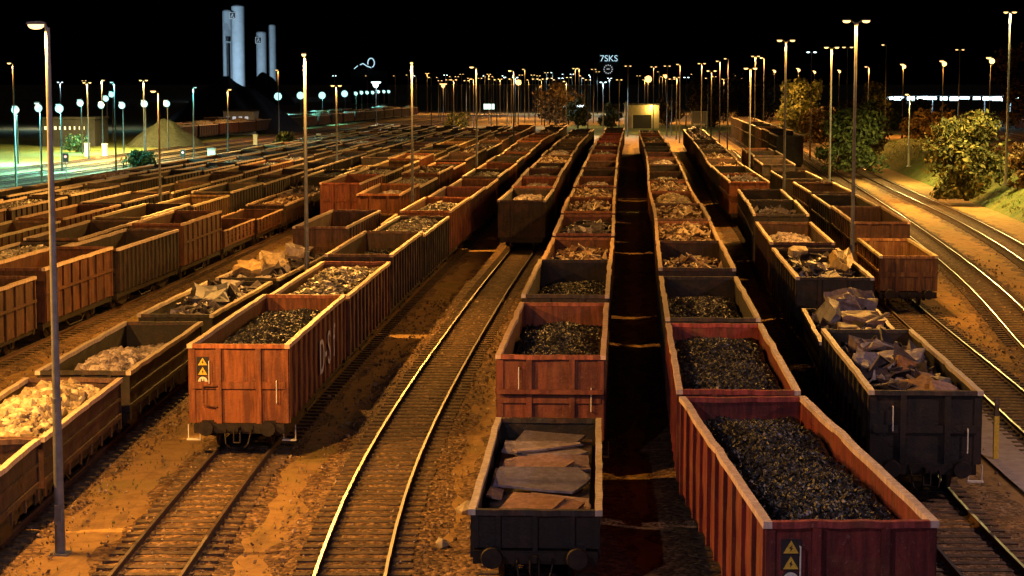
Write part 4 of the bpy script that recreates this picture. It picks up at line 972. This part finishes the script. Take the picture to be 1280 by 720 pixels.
T('shrub', 'big golden bush at the foot of the grassy bank beside the tall mast', 39.0, 168, 0.6, 8.0, 6.2, 'leaf_gold', 1, 8000, 0.26)
T('shrub', 'low leafy shrub against the big golden bush', 43.0, 164, 1.8, 3.6, 3.0, 'leaf_brown', 2, 2000, 0.24)
T('shrub', 'dark thicket on the bank left of the big golden bush', 37.2, 214, 0.8, 7.0, 7.0, 'leaf_green', 3, 5000, 0.32)
T('shrub', 'second dark thicket farther along the bank', 40.5, 232, 1.6, 6.5, 7.0, 'leaf_brown', 4, 4000, 0.32)
T('tree', 'golden leafy tree beside the T-shaped mast at the dirt strip', 45.5, 312, 1.5, 9.2, 7.5, 'leaf_gold', 5, 5000, 0.36)
T('shrub', 'brown shrub under the golden leafy tree', 44.8, 285, 1.6, 5.0, 6.0, 'leaf_brown', 6, 2500, 0.34)
T('tree', 'tall narrow tree by the row of bright platform lamps', 74, 400, 0, 11.5, 6.0, 'leaf_gold', 7, 3000, 0.5)
T('tree', 'broad brown tree behind the white board', 45, 450, 0, 10.5, 12, 'leaf_brown', 8, 4500, 0.5)
T('tree', 'second brown tree leaning over the far end of the tall dark row', 56, 455, 0, 11.5, 12, 'leaf_brown', 9, 4500, 0.5)
T('tree', 'small golden tree at the end of the empty track row', 14.6, 436, 0, 6.6, 5.5, 'leaf_gold', 10, 2500, 0.4)
T('tree', 'dark tree left of the small golden tree', 10.5, 470, 0, 10.0, 10, 'leaf_brown', 11, 3500, 0.5)
T('tree', 'small green tree left of the yellow-lit building', 21.9, 438, 0, 5.6, 4.6, 'leaf_gold', 12, 2200, 0.4)
T('shrub', 'yellowish bush alone on the far grass', -10.4, 376, 0, 4.6, 4.4, 'leaf_gold', 13, 2200, 0.34)
T('shrub', 'small ochre bush on the golden field', -64.8, 292, 0, 2.4, 3.6, 'leaf_gold', 14, 1200, 0.3)
T('shrub', 'dark green shrub at the end of the grass bank', -41.5, 219, 0.6, 2.2, 3.6, 'leaf_green', 15, 1500, 0.25)
T('shrub', 'round ochre bush left of the dark stockpile', -35.8, 310, 0, 2.4, 3.2, 'leaf_gold', 16, 1000, 0.3)
T('tree', 'dark tree right of the yellow-lit building', 34.8, 440, 0, 6.5, 6.5, 'leaf_brown', 17, 2200, 0.4)
T('tree', 'tall dark tree behind the tall mast on the grassy bank', 90, 340, 0, 17, 13, 'leaf_brown', 18, 4500, 0.5)
T('tree', 'dark bushy tree in front of the platform lamps', 70, 330, 0, 5.2, 10, 'leaf_brown', 19, 4000, 0.45)
T('tree', 'dark bushy tree beside the first bright mast of the line', 84, 420, 0, 5.5, 10, 'leaf_green', 20, 3500, 0.5)

# ------------------------------------------------------------------ buildings, heaps and signs far off
def heap(name, label, x, y, rx, ry, H, mat, seed):
    b = MB(); n, k = 40, 12; vs = []
    for i in range(n):
        a = 2*PI*i/n
        for j in range(k+1):
            r = j/k; e = 1+0.14*mnoise.noise(Vector((math.cos(a)*2, math.sin(a)*2, seed)))
            z = H*max(0, (1-r**1.3))*(1+0.2*mnoise.noise(Vector((math.cos(a)*r*3, math.sin(a)*r*3, seed+5)))) - 0.05*r
            vs.append((x+math.cos(a)*rx*r*e, y+math.sin(a)*ry*r*e, z))
    b.add(vs, [(i*(k+1)+j, i*(k+1)+j+1, ((i+1) % n)*(k+1)+j+1, ((i+1) % n)*(k+1)+j) for i in range(n) for j in range(k)], 0, True)
    return tag(b.build(name, mat), label, 'stockpile', 'stockpiles behind the yard')
heap('gravel_mound', 'smooth grey-green gravel mound on the golden field', -56, 318, 6.5, 6, 4.4, M['heap'], 1)
heap('dark_stockpile', 'big dark stockpile behind the gravel mound', -57.5, 400, 15, 14, 11.5, M['blackp'], 2)
heap('rubble_stockpile', 'pale rubble heap at the foot of the silos', -108, 860, 13, 12, 14, M['heap'], 3)
def silo(label, u0, u1, vt, y, plaque=None):
    x = ((u0+u1)/2-640)/F_PX*y*0.9944; r = (u1-u0)/2/F_PX*y; top = CAM_H+(HZ-vt)*y/F_PX
    root = thing('silo', label, 'silo', (x, y, 0), 0, 'silos on the skyline')
    b = MB(); b.cyl((0,0,0), (0,0,top-0.6), r, r, 32); b.cyl((0,0,top-0.6), (0,0,top), r*0.98, r*0.80, 32); b.build('shaft', M['silo'], root)
    if plaque:
        px, pz, s = plaque; X = (px-640)/F_PX*y-x; Z = CAM_H+(HZ-pz)*y/F_PX; s = s/F_PX*y
        fr = MB(); fr.box(X-s*0.62, X+s*0.62, -r-0.25, -r*0.6, Z-s*0.62, Z+s*0.62); f = fr.build('plaque_frame', M['white'], root)
        p = MB(); p.box(X-s*0.5, X+s*0.5, -r-0.33, -r-0.26, Z-s*0.5, Z+s*0.5); p.build('plaque', plaque_mat, f)
        l = MB(); ya, yb = -r-0.40, -r-0.34
        q = lambda a, c: (X+a*s, Z+c*s)
        l.prism([q(-0.38,-0.36), q(-0.24,-0.36), q(0.06,0.36), q(-0.06,0.36)], 'y', ya, yb); l.prism([q(-0.03,0.34), q(0.10,0.36), q(0.14,-0.22), q(0.02,-0.22)], 'y', ya-0.02, yb-0.02)
        l.prism([q(0.02,-0.36), q(0.36,-0.36), q(0.36,-0.24), q(0.10,-0.22)], 'y', ya-0.04, yb-0.04)
        l.build('emblem', M['white'], f)
    return root
plaque_mat = plain('navy_plaque', (0.008,0.012,0.035), (0.012,0.018,0.05), 3, 0.6, 0, 0)
silo('tall pale silo with a dark square emblem, highest on the skyline', 290.5, 306.5, 8, 980, (295, 21, 6.5))
silo('pale silo half hidden behind the highest silo', 279.2, 291, 14, 1000)
silo('shorter grey silo with a dark square emblem', 321, 333.5, 40.5, 1150, (326.5, 51, 6.5))
silo('slim plain silo beside the shorter emblem silo', 336, 345.5, 32, 1160)
b = MB(); x = (289-640)/F_PX*990
b.box(x-0.4, x+0.9, 981, 990, 30, 32.4); b.box(x-0.4, x+0.6, 983, 990, 2, 29); tag(b.build('lift_shaft', M['darkwall']), 'dark lift shaft and bridge between the two taller silos', 'lift shaft')
def building(name, label, x0, x1, y0, y1, h, mat, wins=(), cat='building', lintel=None):
    root = thing(name, label, cat, ((x0+x1)/2, y0, 0), 0, 'buildings around the yard'); cx = (x0+x1)/2
    b = MB(); b.box(x0-cx, x1-cx, 0, y1-y0, -0.1, h); b.build('wall', mat, root)
    r = MB(); r.box(x0-cx-0.25, x1-cx+0.25, -0.25, y1-y0+0.25, h+0.003, h+0.3); r.build('roof', M['darkwall'], root)
    for wx0, wx1, wz0, wz1 in wins:
        f = MB(); f.box(wx0-0.08, wx1+0.08, -0.06, -0.003, wz0-0.08, wz1+0.08); fo = f.build('window', M['darkwall'], root)
        p = MB(); p.box(wx0, wx1, -0.09, -0.062, wz0, wz1); p.build('pane', M['window'], fo)
    return root
# yellow-lit shed with a dark gateway
root = building('shed', 'yellow-lit rendered shed with dark gateway at the end of the rows', 25.4, 32.6, 436, 444, 5.2, M['wall'])
b = MB(); b.box(-2.2, 1.9, -0.05, -0.003, 0.05, 3.0); b.build('gateway', M['blackp'], root)  # flat black sheet, the dark of the opening put into colour
b = MB(); b.box(-3.95, -3.3, -0.5, 0.2, 0, 5.9); b.build('pillar', M['wall'], root)
b = MB(); b.box(-2.5, -2.22, -0.3, -0.06, 0, 3.1); b.build('door_post', M['white'], root)
wl = thing('wall_lamp', 'bright bracket lamp on the yellow-lit shed', 'lamp', (30.9, 435.2, 5.0)); b = MB(); b.tube([(0,0.75,-0.2),(0,0.3,0.25),(0,0,0.2)], 0.05, 6); b.build('bracket', M['galv'], wl); link('lamp_glass', LENS['sod'], wl, (0,0,0.1))
lo = lamp_light((0,0,0), 'sod', 700, 0.16, True); lo.data.color = (1.0,0.62,0.12); lo.parent = wl; lo.location = (0,-0.2,-0.5)
# white board on legs
wb = thing('display_board', 'white board on legs at the end of the scrap plate row', 'board', (41.9, 440, 0))
b = MB(); b.box(-1.7, 1.7, -0.06, 0.06, 1.0, 3.6); b.build('panel', M['concrete'], wb)
b = MB()
for xx in (-1.7, 1.7): b.box(xx-0.12, xx+0.12, -0.1, 0.1, 0, 3.75)
b.box(-1.58, 1.58, -0.1, 0.1, 3.6, 3.75); b.box(-1.58, 1.58, -0.1, 0.1, 0.78, 0.98); b.box(-1.05, -0.85, -0.12, 0.1, 0, 0.78); b.build('frame', M['white'], wb)
# teal-lit works hall and white signal building on the left
building('works_hall', 'long low works hall with a strip of lit windows', -76, -67.5, 318, 328, 4.4, M['darkwall'], [(-3.9+0.8*i, -3.4+0.75*i, 2.7, 3.25) for i in range(9)])
building('depot', 'pale depot block with rows of lit windows below the silos', -56.5, -50.5, 385, 393, 4.6, M['silo'], [(-2.4+1.2*i, -1.7+1.2*i, z, z+0.8) for i in range(4) for z in (0.9, 2.8)])
# platform with a row of bright lamps
root = thing('platform_canopy', 'long station canopy with a row of bright white lamps', 'canopy', (110, 470, 0))
b = MB(); b.box(-24, 60, -3, 3, 6.75, 7.05); b.build('roof', M['darkwall'], root)
for i in range(13):
    xx = -22+6.2*i; b = MB(); b.cyl((xx,0,0), (xx,0,6.75), 0.16, n=8); b.build('post', M['galv'], root)
for i in range(30):
    xx = -23.2+2.6*i; b = MB(); b.box(xx-0.85-0.3*(i % 3), xx+0.85, -3.25, -3.005, 6.2-0.12*(i % 4), 6.74); b.build('lamp_strip', M['cold'], root)
b = MB(); b.box(-26, 62, -4, 4, 0, 0.9); b.build('platform', M['concrete'], root)
for xx in (-12, 8, 28):
    lo = lamp_light((0,0,0), 'cold', 2600, 0.16, True); lo.parent = root; lo.location = (xx, -4.2, 5.8)
lit = thing('train', 'lit passenger train streaking past behind the rows', 'train', (15.5, 520, 0))
b = MB(); b.box(-4, 4, 0, 2.8, 1.0, 4.6); b.prism([(-4,4.6),(-3.6,5.0),(3.6,5.0),(4,4.6)], 'y', 0.1, 2.7); b.build('body', M['darkwall'], lit)
b = MB(); b.box(-3.8, 3.8, -0.05, -0.003, 3.55, 4.1); b.build('window_band', M['cold'], lit); b = MB(); b.box(-3.8, 3.8, -0.05, -0.003, 2.3, 2.75); b.build('door_window_band', M['cold'], lit)
# illuminated signs on dark office blocks
y = 900
ob = building('office_block', 'dark office block under the illuminated roof sign', 38, 54, 905, 925, 18.4, M['darkwall'])
sg = thing('roof_sign', 'illuminated teal-white letter sign on the dark office block', 'sign', (44.5, 903, 18.7))
b = MB(); b.box(-4.6, 4.6, 0, 0.3, 0.2, 0.5); [b.box(q-0.1, q+0.1, 0, 0.25, -0.3, 3.8) for q in (-4.4, 0, 4.4)]; b.build('frame', M['galv'], sg)
text_part('7SKS', sg, (-4.3, -0.12, 0.5), (PI/2, 0, 0), 4.0, M['neon'], 'lettering', 0.08)
ck = thing('ring_sign', 'faint ring of white dots on the dark office block', 'sign', (44.1, 904.6, 15.6))
b = MB(); b.cyl((0,0.3,0), (0,0.05,0), 2.4, n=24, sm=False); b.build('backing', M['blackp'], ck)
for i in range(12):
    a = 2*PI*i/12; b = MB(); b.cyl((math.cos(a)*1.9, 0.04, math.sin(a)*1.9), (math.cos(a)*1.9, -0.06, math.sin(a)*1.9), 0.28, n=8); b.build('bulb', M['window'], ck)
b = MB(); b.box(-0.7, 0.7, -0.06, 0.04, -0.1, 0.3); b.build('hand', M['window'], ck)
nb = building('tower_block', 'dark tower block under the looped neon sign', -74, -58, 905, 920, 14.6, M['darkwall'])
ns = thing('neon_sign', 'looped white neon sign with a wavy tail', 'sign', (-66, 903, 18.2))
b = MB(); pts = []
for i in range(15):
    a = math.radians(200-270*i/14); pts.append((1.5+1.5*math.cos(a), 0, 0.3+2.1*math.sin(a)))
b.tube(pts, 0.26, 6); b.build('loop', M['neon'], ns)
b = MB(); b.tube([(-6.3,0,-2.4),(-4.6,0,-1.0)], 0.22, 6); b.tube([(-3.6,0,-0.6),(-2.2,0,0.0),(-0.4,0,-1.2),(1.6,0,-1.9)], 0.26, 6); b.build('tail', M['neon'], ns)
b = MB(); b.box(-0.1,0.1,0.3,0.5,-3.9,1.5); b.box(-6,3,0.28,0.5,-2.9,-2.7); b.build('frame', M['galv'], ns)
bb = thing('billboard', 'small lit teal billboard beyond the far grass', 'billboard', (-5.6, 480, 0))
b = MB(); b.box(-1.3, 1.3, 0, 0.2, 3.6, 4.9); b.build('panel', M['teal'], bb); b = MB(); b.cyl((0,0.1,0), (0,0.1,3.6), 0.12, n=8); b.build('post', M['galv'], bb)
# small yard furniture
def signal(label, x, y, H, col):
    root = thing('signal', label, 'signal', (x, y, 0), 0, 'signals at the tracks'); b = MB(); b.cyl((0,0,0), (0,0,H), 0.06, n=8); b.build('post', M['galv'], root)
    b = MB(); b.box(-0.28, 0.28, -0.12, 0.12, H, H+0.9); b.build('head', M['blackp'], root); b = MB(); b.cyl((0,-0.13,H+0.55), (0,-0.2,H+0.55), 0.14, n=12); b.build('signal_glass', col, root)
signal('signal glowing red by the pale pole', -40.9, 244, 1.2, M['red_light'])
signal('small red signal beyond the grass bank', -46.6, 205, 2.2, M['red_light'])
pg = thing('marker_post', 'yellow marker post standing on the concrete path', 'post', (13.62, 54.4, 0.09))
b = MB(); b.box(-0.07, 0.07, -0.05, 0.05, -0.1, 1.22); b.build('lower_shaft', M['yellow'], pg); b = MB(); b.box(-0.06, 0.06, -0.045, 0.045, 1.222, 1.72); b.build('upper_shaft', M['sleeper'], pg)
cb = thing('equipment_cabinet', 'pale equipment cabinet beside the pale pole', 'cabinet', (-38.6, 252, 0)); b = MB(); b.box(-0.5, 0.5, 0, 0.5, 0, 1.9); b.build('case', M['silo'], cb); b = MB(); b.box(-0.56, 0.56, -0.06, 0.56, 1.903, 2.0); b.build('roof', M['galv'], cb)
for i, (u, v) in enumerate([(110,186),(132,187),(320,173),(399,172)]):
    yy = F_PX*CAM_H/(v+9-HZ); o = MB(); o.box(-0.32, 0.32, -0.3, 0.3, 0, 1.75); o.box(-0.38, 0.38, -0.36, 0.36, 1.752, 1.9)
    tag(o.build('relay_box', M['white'], None, ((u-640)/F_PX*yy, yy, 0)), ['white relay box at the ochre bush', 'white relay box left of the gravel mound', 'white relay box by the round ochre bush', 'white relay box at the far end of the grass bank'][i], 'relay box', 'relay boxes by the tracks')
# a far siding of wagons behind the teal tracks, and stake wagons beyond the bank
TG = [off(TEAL[3], -7), off(TEAL[3], -13)]
row(TG[0], 'nearer siding under the silos', 'wagons under the silos', 330, [], 1.3, 560, auto_high(['rock',None], ['plum','dark','red'], ('mid','fine')), seed=31)
row(TG[1], 'farther siding under the silos', 'wagons under the silos', 350, [], 1.3, 560, auto_high([None,'rock2'], ['plum','dark','crimson'], ('mid','high')), seed=32)
row(off(FARR[2], 6, 100, 560), 'siding beyond the grassy bank', 'wagons beyond the grassy bank', 235, [], 1.3, 420, auto_high([None], ['red','rust','dark'], ('flat','mid')), seed=33)

# ------------------------------------------------------------------ floodlights on the silos
for i, (x, y, tx, ty, tz, pw) in enumerate([(-150, 915, -138, 980, 30, 130000), (-128, 905, -137, 980, 26, 80000), (-150, 1080, -142, 1152, 25, 110000)]):
    root = thing('floodlight', f'{ORD[i]} ground floodlight aimed up at the silos', 'floodlight', (x, y, 0), 0, 'floodlights at the silos')
    b = MB(); b.box(-0.4, 0.4, -0.2, 0.2, 0.6, 1.2); b.cyl((0,0,0), (0,0,0.6), 0.1, n=8); b.build('housing', M['lamp_shell'], root)
    ld = bpy.data.lights.new('flood', 'SPOT'); ld.energy = pw; ld.color = (0.55,0.80,1.0); ld.spot_size = math.radians(75); ld.spot_blend = 0.6; ld.shadow_soft_size = 0.4
    o = bpy.data.objects.new('flood', ld); COL.objects.link(o); o.location = (x, y+0.3, 1.5)
    o.rotation_euler = (Vector((tx,ty,tz))-Vector((x,y,1.5))).to_track_quat('-Z', 'Y').to_euler()

# ------------------------------------------------------------------ sky, added night fill, camera
w = bpy.data.worlds.new('World'); S.world = w; w.use_nodes = True; nt = w.node_tree
bg = nt.nodes['Background']; sky = nt.nodes.new('ShaderNodeTexSky'); sky.sky_type = 'NISHITA'; sky.sun_disc = False
sky.sun_elevation = math.radians(-4.0); sky.sun_rotation = math.radians(150); nt.links.new(sky.outputs[0], bg.inputs[0]); bg.inputs[1].default_value = 0.12
sl = bpy.data.lights.new('night_fill', 'SUN'); sl.energy = 0.012; sl.angle = math.radians(0.5); sl.color = (0.6,0.7,1.0)  # faint bluish sun with no visible source, added as shadow fill
so = bpy.data.objects.new('night_fill', sl); COL.objects.link(so); so.rotation_euler = (math.radians(50), 0, math.radians(150))
cam = bpy.data.cameras.new('camera'); co = bpy.data.objects.new('camera', cam); COL.objects.link(co)
co.location = (0, 0, CAM_H); co.rotation_euler = (PI/2-PITCH, 0, 0); cam.sensor_width = 36.0; cam.lens = 36.0*F_PX/1280.0; cam.clip_end = 6000; cam.clip_start = 0.5
S.camera = co
S.view_settings.view_transform = 'Standard'; S.view_settings.look = 'None'; S.view_settings.gamma = 1.0; S.view_settings.exposure = 0.1
S.render.engine = 'CYCLES'; S.cycles.use_denoising = True
try: S.cycles.denoiser = 'OPENIMAGEDENOISE'
except Exception: pass
S.cycles.max_bounces = 4; S.cycles.diffuse_bounces = 1; S.cycles.glossy_bounces = 2; S.cycles.sample_clamp_indirect = 4.0; S.cycles.use_light_tree = True
S.cycles.caustics_reflective = False; S.cycles.caustics_refractive = False
